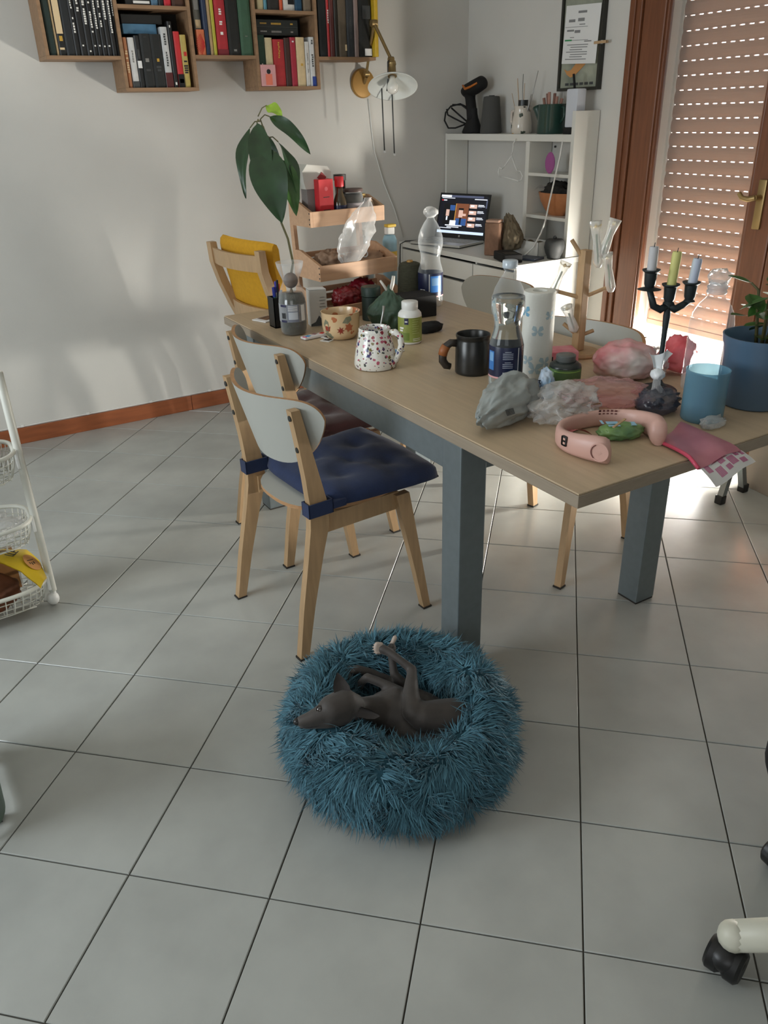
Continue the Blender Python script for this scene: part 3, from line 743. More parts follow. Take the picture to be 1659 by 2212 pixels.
# ---- laptop
lp = thing('laptop', 'open silver laptop showing a video page on the white desk', 'laptop', (2.788, 2.732, DZ + .001), math.radians(18))
obj('base', MB().b2((-.125, -.185, .004), (.125, .185, .017), .003), mat('silver_shell', (196, 196, 192), .35, .5), lp)
obj('rubber_edge', MB().b2((-.122, -.182, 0), (.122, .182, .0042)), M['black'], lp)
kb = obj('keyboard', MB().b2((-.035, -.165, .0168), (.105, .165, .0176)), M['steel'], lp)
b = MB()
for r in range(5):
    for k in range(14): b.box((-.022 + r * .026, -.152 + k * .0234, .0182), (.020, .019, .0016))
kk = obj('keys', b, mat('key_grey', (176, 176, 172), .5), kb); kk['kind'] = 'stuff'
obj('touchpad', MB().b2((-.112, -.055, .0168), (-.05, .055, .0174)), M['steel'], lp)
tl = math.radians(14)
def scr(u, v, d=0):      # u across (-1..1, +y), v up in metres, d out of the face
    return Vector((.122 + v * math.sin(tl) - d * math.cos(tl), u, .014 + v * math.cos(tl) + d * math.sin(tl)))
def scrbox(y0, y1, v0, v1, d0, d1):
    b = MB(); A = b.ring([scr(y0, v0, d0), scr(y1, v0, d0), scr(y1, v1, d0), scr(y0, v1, d0)]); B = b.ring([scr(y0, v0, d1), scr(y1, v0, d1), scr(y1, v1, d1), scr(y0, v1, d1)])
    b.bridge(A, B); b.cap(list(reversed(A))); b.cap(B); return b
lid = obj('lid', scrbox(-.185, .185, 0, .262, -.006, .002), M['black'], lp)
def glow(name, c, e=1.0):
    return mat(name, c, .4, emit=e)
G = {'bg': glow('screen_dark', (12, 14, 24), .9), 'wh': glow('screen_white', (226, 232, 244), .95), 'bar': glow('screen_grey', (70, 76, 98), .9), 'ta': glow('screen_task', (196, 214, 236), .95),
     'br': glow('screen_brown', (112, 66, 44), .9), 'sk': glow('screen_skin', (206, 170, 156), .85), 'bl': glow('screen_blue', (44, 78, 132), .9), 'rd': glow('screen_red', (206, 40, 50), .9), 'dk': glow('screen_black', (10, 10, 14), .8), 'or': glow('screen_orange', (190, 140, 60), .8)}
sd = [0]
sc_ = obj('screen', scrbox(-.174, .174, .030, .250, .002, .0026), G['bg'], lp)
def px(x0, y0, x1, y1, m, nm='screen_block'):
    """block on the screen, coordinates 0..1 from its top-left corner as the viewer sees it"""
    sd[0] += 1; d = .0026 + sd[0] * .00003
    return obj(nm, scrbox(.174 - .348 * x0, .174 - .348 * x1, .250 - .22 * y1, .250 - .22 * y0, .002, d), G[m], lp)
px(0, .93, 1, 1, 'ta', 'task_bar'); px(.0, .0, .22, .055, 'wh', 'tab'); px(.22, .0, .9, .055, 'bar', 'tab_bar')
px(.02, .07, .3, .085, 'wh', 'menu_text'); px(.72, .075, .98, .095, 'wh', 'menu_text'); px(.02, .125, .055, .15, 'rd', 'site_logo'); px(.06, .125, .13, .15, 'wh', 'site_logo')
px(.09, .22, .34, .78, 'dk', 'video'); px(.22, .26, .33, .40, 'bl', 'video'); px(.34, .215, .355, .72, 'or', 'video'); px(.355, .21, .62, .78, 'br', 'video')
px(.135, .34, .225, .42, 'dk', 'video_figure'); px(.145, .38, .215, .55, 'sk', 'video_figure'); px(.12, .58, .25, .78, 'dk', 'video_figure'); px(.16, .56, .19, .66, 'wh', 'video_figure')
px(.41, .33, .52, .42, 'dk', 'video_figure'); px(.42, .38, .51, .57, 'sk', 'video_figure'); px(.48, .47, .58, .53, 'sk', 'video_figure'); px(.37, .60, .60, .78, 'bl', 'video_figure'); px(.45, .58, .49, .76, 'dk', 'video_figure')
px(.25, .66, .38, .78, 'wh', 'video_figure'); px(.16, .78, .52, .805, 'wh', 'caption'); px(.2, .825, .46, .845, 'wh', 'caption'); px(.05, .86, .3, .875, 'wh', 'caption')
for k in range(4):
    y = .22 + k * .165
    px(.635, y, .79, y + .10, 'sk', 'thumbnail'); px(.66, y + .02, .73, y + .06, 'wh', 'thumbnail'); px(.81, y, .93, y + .018, 'wh', 'side_text'); px(.81, y + .035, .95, y + .05, 'wh', 'side_text'); px(.81, y + .065, .89, y + .078, 'bar', 'side_text')
px(.97, .10, .995, .3, 'bar', 'scroll_bar'); obj('maker_mark', scrbox(-.006, .006, .010, .022, .002, .0026), M['steel'], lp)
pc = MB(); pc.tube([(2.76, 2.875, DZ + .012), (2.70, 2.93, DZ + .008), (2.64, 2.965, DZ + .006), (2.615, 2.985, DZ - .01), (2.61, 2.99, .60), (2.62, 2.985, .3)], .0035, 8)
tag(obj('power_cable', pc, M['black'], None, True), 'black laptop cable dropping over the desk edge', 'cable')

# ---- things on the desk
bx = thing('yarn_box', 'brown textured box with a lighter top on the desk beside the laptop', 'box', (2.745, 2.225, DZ), math.radians(30))
obj('box_body', MB().b2((-.035, -.042, .0005), (.035, .042, .172), .008), mat('brown_weave', (132, 100, 80), .9, var=.2, vscale=40, bump=.3, bscale=90), bx, 40)
obj('box_lid', MB().b2((-.032, -.038, .172), (.032, .038, .186), .004), mat('pale_tan_card', (176, 142, 122), .8), bx)
bg = thing('cloth_bag', 'slumped dark khaki cloth bag on the desk beside the brown box', 'bag', (2.828, 2.168, DZ + .001))
def peak(q):
    k = max(0, q.z); return Vector((q.x * (1 - .25 * k), q.y * (1 - .15 * k) + .25 * k, q.z * (.82 + .22 * q.y)))
crumple('bag_body', bg, mat('khaki_cloth', (112, 100, 80), .9, var=.2, vscale=20), (0, 0, .095), (.044, .060, .118), 3.1, .30, 1.3, 5, -.74, post=peak)
wt = thing('yarn_tray', 'white plastic tray with brown yarn balls on the desk', 'tray', (2.918, 2.125, DZ + .0005), math.radians(2))
b = MB(); 
for (lo, hi) in (((-.045, -.115, 0), (.045, .115, .004)), ((-.045, -.115, 0), (-.041, .115, .075)), ((.041, -.115, 0), (.045, .115, .075)), ((-.045, -.115, 0), (.045, -.111, .075)), ((-.045, .111, 0), (.045, .115, .075))): b.b2(lo, hi)
obj('tray_body', b, M['whitep'], wt); obj('grip', MB().b2((-.0465, .07, .04), (-.0448, .10, .056)), M['dgray'], wt)
for (dx, dy, r, lab) in ((0, .068, .036, 'brown yarn ball at the laptop end of the white tray'), (-.002, -.002, .034, 'middle brown yarn ball in the white tray'), (.002, -.070, .034, 'dark brown yarn ball at the pot end of the white tray')):
    v = Matrix.Rotation(math.radians(6), 3, 'Z') @ Vector((dx, dy, 0))
    o = crumple('yarn_ball', None, mat('brown_yarn', (98, 86, 68), .95, var=.3, vscale=90, bump=.5, bscale=160), (2.918 + v.x, 2.125 + v.y, DZ + .006 + r), r, dx + dy, .12, 3, 3, -2); tag(o, lab, 'yarn', 'yarn in the tray')
cp = thing('small_pot', 'small dark grey iron pot with lid on the desk under the shelf unit', 'pot', (2.915, 1.925, DZ + .0005))
obj('pot_body', MB().lathe([(.001, 0), (.034, 0), (.036, .012), (.046, .03), (.054, .06), (.05, .085), (.042, .098), (.001, .1)], seg=20), M['dgray'], cp, True); obj('lid_knob', MB().ico((0, 0, .106), .011, 2), M['dgray'], cp, True)
bk2 = thing('card_reader', 'black flat gadget at the front edge of the desk', 'gadget', (2.688, 2.030, DZ + .0005), math.radians(-20))
obj('gadget_body', MB().b2((-.05, -.09, 0), (.05, .09, .042), .006), M['mblack'], bk2); obj('display', MB().b2((-.035, -.07, .0415), (.035, .0, .0428)), M['dsteel'], bk2)
o = obj('notebook', MB().b2((-.05, -.06, 0), (.05, .06, .012), .002), cmat((74, 82, 98))); o.location = (2.80, 1.985, DZ + .0005); o.rotation_euler = (0, 0, .3); tag(o, 'slate blue notebook on the desk beside the small iron pot', 'notebook')
b = MB(); b.tube([(2.968, 1.975, 1.372), (2.966, 1.985, 1.30), (2.955, 2.00, 1.20), (2.950, 2.03, 1.06), (2.950, 2.045, .99), (2.90, 2.02, .93), (2.86, 2.03, .86), (2.82, 2.055, DZ + .008), (2.79, 2.075, DZ + .0055)], .0045, 8)
tag(obj('charging_cable', b, M['whitep'], None, True), 'thick white cable hanging in front of the shelf unit onto the desk', 'cable')
# ---- things in and on the hutch
o = obj('purple_tag', MB().lathe([(.001, -.006), (.03, -.006), (.034, 0), (.03, .006), (.001, .006)], (0, 0, 0), 24, sx=1.0, sy=1.0, rot=(0, PI / 2, 0)), mat('purple_felt', (156, 84, 142), .85)); o.scale = (1, 1.05, 1.55); o.location = (2.972, 2.063, 1.2185 + .0525); tag(o, 'oval purple felt pad leaning at the top shelf compartment', 'pad')
o = obj('picture_stand', MB().b2((0, 0, 0), (.05, .006, .10)), M['dgray']); o.location = (3.03, 1.926, 1.2185); tag(o, 'small dark frame standing against the side of the top compartment', 'frame')
wb = thing('wooden_bowl', 'orange-brown wooden bowl in the middle compartment of the shelf unit', 'bowl', (3.054, 2.075, 1.0065))
obj('bowl_body', MB().lathe([(.001, 0), (.045, 0), (.072, .03), (.096, .07), (.11, .115), (.105, .115), (.09, .072), (.066, .034), (.001, .01)], seg=32, sx=.68, sy=1.22), mat('turned_wood', (186, 122, 78), .5, var=.2, vscale=20), wb, 40)
o = crumple('cloth_pile', None, mat('black_cloth', (38, 36, 34), .95, var=.3, vscale=20), (3.054, 2.075, 1.115), (.055, .095, .055), 9, .3, 1.8, 4, -2); tag(o, 'dark cloth heaped in the wooden bowl', 'cloth')
b = MB(); b.grid(lambda u, v: Vector((3.0 + .04 * v, 2.21 - .12 * u, 1.125 + .055 * u + .012 * math.sin(5 * u + 2 * v))), 9, 5)
o = obj('white_bag', b, M['bag'], None, True); tag(o, 'white plastic scrap sticking out over the wooden bowl', 'plastic bag')
# hanger
b = MB(); hx = 2.968
b.tube([(hx, 2.345, 1.385), (hx - .004, 2.36, 1.36), (hx - .004, 2.358, 1.345), (hx - .004, 2.365, 1.315), (hx - .004, 2.37, 1.30)], .0028, 6)
for pts in ([(2.37, 1.30), (2.335, 1.245), (2.318, 1.225)], [(2.37, 1.30), (2.42, 1.250), (2.447, 1.23)], [(2.318, 1.225), (2.29, 1.222), (2.27, 1.20), (2.28, 1.178), (2.30, 1.172)], [(2.30, 1.172), (2.40, 1.185), (2.47, 1.19)], [(2.447, 1.23), (2.47, 1.235), (2.482, 1.21), (2.47, 1.19)]):
    b.tube([(hx - .004, y, z) for y, z in pts], .0032, 6)
tag(obj('clothes_hanger', b, M['whitep'], None, True), 'clear white clothes hanger hooked under the top board of the shelf unit', 'hanger')
HT = 1.4065
dr_ = thing('hot_air_gun', 'black and orange hot air gun standing on the shelf unit', 'tool', (3.045, 2.842, HT), math.radians(-90)); dr_.scale = (1.1, 1.1, 1.02)
# local x along -Y world
b = MB()
b.lathe([(.001, 0), (.062, 0), (.066, .008), (.060, .022), (.046, .05), (.030, .09), (.026, .13)], (0, 0, 0), 20, sx=1.0, sy=.8)
obj('stand', b, M['mblack'], dr_, 40)
b = MB(); b.tube([(.002, 0, .06), (-.012, 0, .12), (-.026, 0, .18), (-.032, 0, .215)], [.032, .028, .027, .033], 14); obj('grip', b, M['mblack'], dr_, True)
b = MB(); b.tube([(-.075, 0, .205), (-.070, 0, .212), (-.045, 0, .222), (.02, 0, .240), (.075, 0, .258), (.090, 0, .262)], [.018, .030, .038, .039, .036, .022], 20); obj('barrel', b, M['mblack'], dr_, 50)
b = MB()
for s in (1,):
    b.tube([(-.045, -.037, .249), (-.018, -.0405, .230), (.03, -.041, .240), (.077, -.036, .256)], [.005, .007, .006, .005], 8)
obj('orange_stripe', b, mat('orange_trim', (206, 118, 38), .5), dr_, True)
b = MB()
b.tube([(-.03, -.02, .05), (-.075, -.06, .03), (-.12, -.075, .030), (-.150, -.08, .07), (-.140, -.08, .112), (-.105, -.07, .145), (-.06, -.04, .155), (-.02, -.02, .135)], .0045, 8)
b.tube([(-.02, -.02, .06), (-.06, -.05, .10), (-.10, -.07, .135), (-.09, -.07, .152), (-.05, -.04, .15), (-.01, -.02, .12)], .0045, 8)
b.tube([(-.13, -.08, .13), (-.12, -.08, .10), (-.085, -.06, .08), (-.045, -.04, .06), (-.01, -.02, .045)], .0045, 8)
obj('coiled_cord', b, M['mblack'], dr_, True)
cn = thing('thread_cone', 'dark grey thread cone on the shelf unit beside the hot air gun', 'yarn', (3.055, 2.680, HT))
obj('thread', MB().lathe([(.001, 0), (.060, 0), (.062, .008), (.046, .185), (.043, .19), (.03, .192), (.001, .192)], seg=28), mat('grey_thread', (74, 74, 72), .95, bump=.4, bscale=220, stretch=(1, 1, 6)), cn, 40); obj('core', MB().lathe([(.001, .19), (.016, .19), (.016, .196), (.001, .196)]), M['dgray'], cn)
pg = thing('brush_pitcher', 'white painted pitcher holding paintbrushes on the shelf unit', 'pitcher', (3.050, 2.400, HT))
obj('pitcher_body', MB().lathe([(.001, 0), (.052, 0), (.058, .012), (.056, .05), (.046, .10), (.043, .125), (.047, .136), (.042, .134), (.038, .12), (.05, .05), (.05, .01), (.001, .008)], seg=28), spotted('painted_pitcher', (206, 198, 186), [(206, 198, 186), (190, 140, 40), (60, 70, 60), (206, 198, 186), (200, 150, 60), (40, 40, 46)], 26, .3), pg, 50)
b = MB(); b.tube([(0, .046, .118), (0, .085, .11), (0, .09, .06), (0, .06, .025)], [.009, .009, .008, .009], 10); obj('handle', b, mat('pitcher_glaze', (204, 194, 184), .3), pg, True)
b = MB()
for i, (dx, dy, h, r) in enumerate(((-.01, .02, .27, .0025), (.008, .012, .29, .0028), (.0, -.006, .245, .002), (.012, -.055, .30, .0022), (-.01, .045, .20, .0018), (.0, -.04, .19, .003))):
    o = MB(); o.tube([(dx * .3, dy * .3, .012), (dx, dy * 1.1, h * .6), (dx * 1.5, dy * 1.7, h)], [r, r, r * .7], 6)
    v = obj('paintbrush', o, M['steel'] if i % 2 else M['oak'], None, True, loc=(3.050, 2.400, HT)); tag(v, ['longest', 'tall thin', 'short pale', 'widely leaning grey', 'bent thin', 'stubby'][i] + ' paintbrush standing in the white painted pitcher', 'brush', 'brushes in the pitcher')
o = obj('brush_holder', MB().lathe([(.001, .015), (.025, .015), (.027, .165), (.024, .165), (.022, .03), (.001, .03)], seg=16), M['dsteel'], None, 40, loc=(3.05, 2.395, HT)); tag(o, 'dark metal tube standing inside the white painted pitcher', 'tube')
o = obj('tan_card', MB().b2((0, 0, 0), (.012, .05, .11), .002), mat('tan_card_paint', (138, 118, 100), .8), None, loc=(3.09, 2.455, HT)); tag(o, 'tan card standing behind the handle of the white pitcher', 'card')
wc2 = thing('watering_can', 'small dark green watering can used as a pot on the shelf unit', 'watering can', (3.055, 2.165, HT), math.radians(90))
gm = mat('dark_green_enamel', (30, 62, 54), .35, coat=.3)
obj('can_body', MB().lathe([(.001, 0), (.072, 0), (.074, .004), (.071, .135), (.074, .14), (.068, .139), (.066, .02), (.001, .01)], seg=32), gm, wc2, 40)
b = MB(); b.tube([(.06, 0, .03), (.10, 0, .085), (.115, 0, .115), (.122, 0, .128)], [.018, .016, .02, .024], 12); obj('spout', b, gm, wc2, True)
b = MB(); b.tube([(-.068, 0, .125), (-.092, 0, .12), (-.096, 0, .08), (-.07, 0, .05)], .008, 8); obj('handle', b, gm, wc2, True)
for i, (dx, dy, h) in enumerate(((.03, .02, .19), (.01, -.02, .175), (-.02, .02, .19), (-.04, -.015, .195), (-.035, .03, .17), (.045, -.02, .165))):
    b = MB(); b.tube([(dx * .5, dy * .5, .025), (dx, dy, h)], [.006, .008], 7)
    o = obj('crayon', b, mat('dusty_pink', (172, 130, 116), .8) if i % 2 else mat('brown_pink', (140, 104, 92), .8), None, True, loc=(3.055, 2.165, HT)); tag(o, ['longest', 'middle', 'slanting', 'tallest brownish', 'thin brown', 'stubby'][i] + ' dusty pink stick standing in the dark green can', 'stick', 'pink sticks in the can')
wr = thing('white_router', 'upright white gadget with black foot on the shelf unit beside the side panel', 'gadget', (3.03, 1.965, HT))
obj('gadget_body', MB().b2((-.03, -.04, .03), (.03, .04, .205), .008), mat('router_white', (200, 204, 212), .3), wr, 40); obj('foot', MB().b2((-.035, -.043, .0005), (.035, .043, .03), .003), M['mblack'], wr); b = MB(); b.tube([(0, .015, .20), (0, .022, .235), (0, .03, .27)], .006, 8); obj('cable', b, M['mblack'], wr, True)
# ---- picture board on the wall
pf = thing('picture_board', 'narrow dark-framed picture on the wall with papers clipped over it', 'picture', (3.139, 2.055, 1.80), (0, 0, 0))
fm = mat('picture_frame', (40, 40, 34), .5)
for (lo, hi) in (((-.028, -.148, -.195), (0, -.134, .23)), ((-.028, .134, -.195), (0, .148, .23)), ((-.028, -.134, -.195), (0, .134, -.181)), ((-.028, -.134, .216), (0, .134, .23))): obj('frame_side', MB().b2(lo, hi, .001), fm, pf)
obj('picture', MB().b2((-.016, -.134, -.181), (-.010, .134, .216)), mat('old_print', (166, 168, 150), .7, col2=(120, 126, 112), vscale=9), pf)
b = MB(); b.prism([(.09, -.12), (.112, -.095), (.085, -.105), (.06, -.10), (.03, -.075), (.045, -.06), (.02, -.075), (-.03, -.06), (-.045, -.075), (-.01, -.10), (.03, -.125), (.06, -.135)], 0, -.018, -.0155)
obj('orange_figure', b, mat('print_ochre', (196, 140, 82), .7), pf)
bars('print_caption', [(.09 - .035 * q, -.165, .026, .012) for q in range(6)], M['dgray'], pf, (-.0165, 0, 0), (PI / 2, 0, -PI / 2))
pp = thing('paper_sheet', 'white printed letter clipped over the framed picture', 'paper', (3.108, 2.055, 1.80), (math.radians(2.5), 0, 0))
obj('sheet', MB().b2((-.0015, -.128, -.075), (0, .115, .178)), M['paper'], pp)
rows = [(0.005, .148, .06, .010), (-.065, .112, .045, .012), (0, .115, .045, .014), (.01, .095, .04, .004), (-.03, .085, .16, .002), (-.07, .07, .05, .008), (-.02, .065, .04, .012), (-.055, .04, .03, .003)]
rows += [(.06, .022, .05, .005), (-.02, .028, .16, .002)] + [(-.01 + .012 * math.sin(q * 2), .008 - q * .0105, .15 - .03 * (q % 3), .0035) for q in range(7)]
bars('print', rows, mat('print_grey', (128, 128, 128), .8), pp, (-.002, 0, 0), (PI / 2, 0, -PI / 2))
bars('green_print', [(-.08, .028, .05, .007)], mat('print_green', (70, 150, 96), .8), pp, (-.0021, 0, 0), (PI / 2, 0, -PI / 2))
cl = thing('clothes_peg', 'wooden clothes peg gripping the edge of the framed picture', 'peg', (3.102, 1.905, 1.808), (0, 0, 0))
for dx in (0, .009): obj('peg_half', MB().box((dx, 0, 0), (.006, .085, .012), (0, 0, .06 if dx else -.06), .002), M['oak'], cl)
obj('spring', MB().lathe([(.001, -.008), (.006, -.008), (.006, .008), (.001, .008)], (.0045, -.008, 0), 10), M['steel'], cl)

# ================================================================== THINGS ON THE TABLE
def bottle_profile(H, R):
    return [(R * .55, 0), (R * .86, .003), (R * .98, H * .03), (R, H * .07), (R, H * .37), (R * .985, H * .385), (R * .80, H * .47), (R * .76, H * .515), (R * .80, H * .56), (R * .96, H * .63), (R * .99, H * .68), (R * .96, H * .73), (R * .80, H * .80), (R * .52, H * .87), (R * .32, H * .905), (R * .29, H * .925)]
def water_bottle(name, label, x, y, H, R, level, cap, group='plastic water bottles'):
    t = thing(name, label, 'bottle', (x, y, TZ + .0006), 0, group)
    pr = bottle_profile(H, R)
    obj('bottle_body', MB().lathe(pr + [(R * .29, H * .93), (R * .36, H * .932), (R * .36, H * .94), (R * .27, H * .943), (R * .27, H * .97)], seg=36), M['pet'], t, True)
    lb = obj('label_band', MB().lathe([(R * 1.008, H * .125), (R * 1.012, H * .13), (R * 1.012, H * .362), (R * 1.005, H * .366)], seg=40, cap=False), M['petlabel'], t, True)
    obj('pink_stripe', MB().lathe([(R * 1.014, H * .118), (R * 1.014, H * .132)], seg=40, cap=False), mat('label_pink', (214, 160, 160), .5), lb)
    va = math.atan2(-1.374 - y, -.11 - x)
    def onlab(a0, a1, z0, z1, m, nm, k=1.02):
        b = MB(); n = 8
        A = b.ring([(R * k * math.cos(va + a0 + (a1 - a0) * q / n), R * k * math.sin(va + a0 + (a1 - a0) * q / n), H * z0) for q in range(n + 1)])
        B = b.ring([(R * k * math.cos(va + a0 + (a1 - a0) * q / n), R * k * math.sin(va + a0 + (a1 - a0) * q / n), H * z1) for q in range(n + 1)])
        b.bridge(A, B, False); return obj(nm, b, m, lb)
    if level:
        onlab(-1.25, -.75, .18, .33, M['labelblue'], 'blue_panel'); onlab(-1.15, -.8, .25, .32, mat('label_sky', (120, 170, 215), .4), 'blue_panel', 1.024)
        b = MB()
        for q in range(9):
            z = .33 - q * .014 - (.012 if q > 4 else 0); w_ = .30 if q not in (0, 5) else .18
            A = b.ring([(R * 1.024 * math.cos(va + .12 - w_ + w_ * 2 * k / 5), R * 1.024 * math.sin(va + .12 - w_ + w_ * 2 * k / 5), H * z) for k in range(6)])
            B = b.ring([(R * 1.024 * math.cos(va + .12 - w_ + w_ * 2 * k / 5), R * 1.024 * math.sin(va + .12 - w_ + w_ * 2 * k / 5), H * (z + .006)) for k in range(6)]); b.bridge(A, B, False)
        o = obj('label_print', b, mat('print_lightgrey', (150, 156, 170), .5), lb); o['kind'] = 'stuff'
        onlab(-.16, .34, .145, .172, mat('barcode_grey', (180, 182, 186), .5), 'barcode'); onlab(.74, .80, .13, .36, M['paper'], 'stripe')
        wl = level * H; wp = [(r * .965, z + .002) for r, z in pr if z < wl]; 
        wp.append((wp[-1][0] * .995, wl))
        obj('water', MB().lathe(wp, seg=36), M['water'], t, True)
        obj('cap', MB().lathe([(R * .42, H * .945), (R * .43, H * .95), (R * .43, H * .995), (R * .39, H)], seg=28), film('cap_clear', (200, 212, 222), .8, .95, .2), t, True)
    else:
        onlab(.0, 1.0, .17, .34, M['labelblue'], 'blue_panel'); onlab(.1, .9, .24, .32, mat('label_sky2', (110, 150, 190), .4), 'blue_panel', 1.024); onlab(-.12, -.06, .14, .36, M['paper'], 'stripe'); onlab(-.9, -.45, .17, .20, M['paper'], 'label_print')
        crumple('crumpled_cap', t, M['bag'], (0, 0, H * .975), (R * .5, R * .5, H * .05), 4.4, .3, 2.4, 3, -2)
    return t
water_bottle('water_bottle', 'full clear water bottle with navy label beside the kitchen roll', 1.344, .383, .367, .049, .735, True)
water_bottle('water_bottle', 'empty clear bottle with navy label and crumpled top at the table back', 1.803, 1.452, .385, .052, 0, False)

# kitchen roll
kr = thing('kitchen_roll', 'upright roll of white kitchen paper with blue butterflies behind the full bottle', 'paper roll', (1.506, .436, TZ + .0005))
obj('roll', MB().lathe([(.0215, 0), (.047, 0), (.0475, .003), (.0475, .254), (.046, .257), (.0215, .257), (.0195, .25), (.0195, .01)], seg=40, cap=False), mat('tissue_paper', (222, 222, 214), .95, bump=.25, bscale=160), kr, 50)
va = math.atan2(-1.374 - .436, -.11 - 1.506)
for i, (a, z, s) in enumerate(((.0, .145, 1.), (-.95, .20, 1.0), (-.55, .055, .9), (.55, .05, 1.), (-.05, .03, 1.1), (.75, .19, .8))):
    b = MB()
    for sg in (-1, 1):
        for (h0, h1) in ((0, .022), (0, -.016)):
            pts = [(0, 0), (sg * .005, h1 * .9), (sg * .014, h1), (sg * .018, h1 * .4), (sg * .009, h1 * .06)]
            vs = b.ring([(.0481 * math.cos(va + a + p[0] * s / .048), .0481 * math.sin(va + a + p[0] * s / .048), z + p[1] * s * .8) for p in pts]); b.cap(vs)
    obj('butterfly_print', b, mat('butterfly_blue%d' % i, (172, 192, 198) if i != 1 else (120, 172, 200), .8), kr)

# mugs and bowl
def mug_cols(): return [(150, 50, 60), (70, 70, 120), (226, 224, 216), (60, 70, 66), (180, 90, 110), (226, 224, 216), (90, 60, 90), (120, 110, 60)]
wm = thing('floral_mug', 'big white mug painted with tiny red and blue flowers', 'mug', (1.154, .811, TZ + .0005))
ms = spotted('floral_glaze', (226, 224, 216), mug_cols(), 105, .46)
prof = [(.060, 0), (.067, .002), (.070, .012), (.067, .035), (.061, .07), (.0545, .10), (.0515, .118), (.0515, .124), (.049, .127), (.0465, .124), (.048, .10), (.055, .06), (.060, .02), (.001, .012)]
obj('mug_body', MB().lathe(prof, seg=40), ms, wm, 50)
va = math.atan2(-1.374 - .811, -.11 - 1.154); ha = va + 1.15
def pol(r, z, a): return (r * math.cos(a), r * math.sin(a), z)
b = MB(); b.tube([pol(.050, .112, ha), pol(.070, .117, ha), pol(.088, .104, ha), pol(.092, .078, ha), pol(.084, .05, ha), pol(.072, .028, ha), pol(.064, .018, ha)], [.011, .0105, .0105, .0105, .010, .010, .011], 12); obj('mug_handle', b, ms, wm, True)
b = MB(); b.tube([(.02, .028, .03), (.045, .04, .115), (.062, .048, .158), (.066, .05, .178)], [.0022, .0022, .003, .005], 8); o = obj('teaspoon', b, M['steel'], None, True, loc=(1.154, .811, TZ)); tag(o, 'thin teaspoon sticking up out of the floral mug', 'spoon')
bw = thing('floral_bowl', 'cream bowl painted with red flowers and grey leaves', 'bowl', (1.243, 1.211, TZ + .0005))
obj('bowl_body', MB().lathe([(.001, 0), (.042, 0), (.052, .004), (.064, .022), (.069, .045), (.0705, .092), (.0725, .098), (.069, .098), (.0665, .09), (.065, .045), (.058, .022), (.001, .010)], seg=40), spotted('bowl_glaze', (214, 186, 146), [(214, 186, 146), (150, 62, 46), (214, 186, 146), (120, 122, 100), (180, 110, 74), (214, 186, 146), (66, 60, 44)], 34, .40), bw, 50)
va = math.atan2(-1.374 - 1.211, -.11 - 1.243)
def decal(parent, R, prof_r, a0, z0, shape, m, nm):
    b = MB(); vs = b.ring([pol(prof_r(z0 + p[1]) + .0008, z0 + p[1], va + a0 + p[0] / R) for p in shape]); b.cap(vs); return obj(nm, b, m, parent)
def star(n, ro, ri, rot=0.0): return [((ro if k % 2 == 0 else ri) * math.cos(rot + PI * k / n), (ro if k % 2 == 0 else ri) * math.sin(rot + PI * k / n)) for k in range(2 * n)]
pr_ = lambda z: .0700 if z > .05 else .0640 + (z - .022) * .22
fr = mat('flower_red', (142, 56, 44), .4); fo = mat('flower_rust', (172, 96, 62), .4); fl_ = mat('leaf_grey', (124, 126, 104), .4)
decal(bw, .07, pr_, -.02, .040, star(7, .016, .007), fr, 'flower_print'); decal(bw, .07, pr_, .42, .050, star(6, .018, .011, .3), fo, 'flower_print'); decal(bw, .07, pr_, -.85, .052, [(-.012, -.02), (.004, -.024), (.012, -.006), (.010, .018), (-.004, .026), (-.014, .008)], fl_, 'leaf_print'); decal(bw, .07, pr_, .36, .078, [(-.02, -.010), (.0, -.014), (.016, -.002), (.012, .012), (-.006, .010)], fl_, 'leaf_print')
dm = thing('dark_mug', 'dark metallic mug with an orange band on its handle', 'mug', (1.368, .574, TZ + .0005))
obj('mug_body', MB().lathe([(.001, 0), (.050, 0), (.054, .003), (.055, .01), (.054, .10), (.0515, .104), (.0515, .112), (.0535, .114), (.0535, .122), (.0505, .123), (.048, .118), (.048, .02), (.001, .012)], seg=40), mat('dark_glaze', (52, 52, 50), .28, .35, var=.35, vscale=20), dm, 50)
va = math.atan2(-1.374 - .574, -.11 - 1.368); ha = va - 1.35
b = MB(); b.tube([pol(.051, .095, ha), pol(.070, .097, ha), pol(.086, .086, ha), pol(.095, .064, ha), pol(.095, .042, ha), pol(.084, .026, ha), pol(.070, .022, ha)], [.012, .012, .0125, .013, .013, .0125, .010], 12); obj('mug_handle', b, mat('handle_dark', (46, 40, 36), .4), dm, True)
b = MB(); b.tube([pol(.084, .0885, ha), pol(.092, .074, ha), pol(.0955, .060, ha)], [.0142, .0148, .0146], 14); obj('orange_band', b, mat('handle_orange', (150, 90, 48), .5), dm, True)
def pill_bottle(label, x, y, R, H, lab, body, capm, neck):
    t = thing('supplement_bottle', label, 'bottle', (x, y, TZ + .0005))
    obj('bottle_body', MB().lathe([(.001, 0), (R * .9, 0), (R, .004), (R, H * .66), (R * .97, H * .72), (R * .80, H * .78), (R * .66, H * .80), (R * .66, H * .82), (.001, H * .82)], seg=36), body, t, 50)
    obj('label_band', MB().lathe([(R * 1.012, H * .06), (R * 1.012, H * .65)], seg=36, cap=False), lab, t, True)
    obj('cap', MB().lathe([(R * neck, H * .82), (R * neck * 1.02, H * .825), (R * neck * 1.02, H * .985), (R * neck * .95, H), (.001, H)], seg=36), capm, t, 50)
    return t
g1 = mat('label_olive_green', (128, 138, 62), .45, col2=(150, 160, 84), vscale=14)
t = pill_bottle('white-capped supplement bottle with olive green label beside the floral mug', 1.409, 1.000, .042, .146, g1, M['whitep'], M['whitep'], .68)
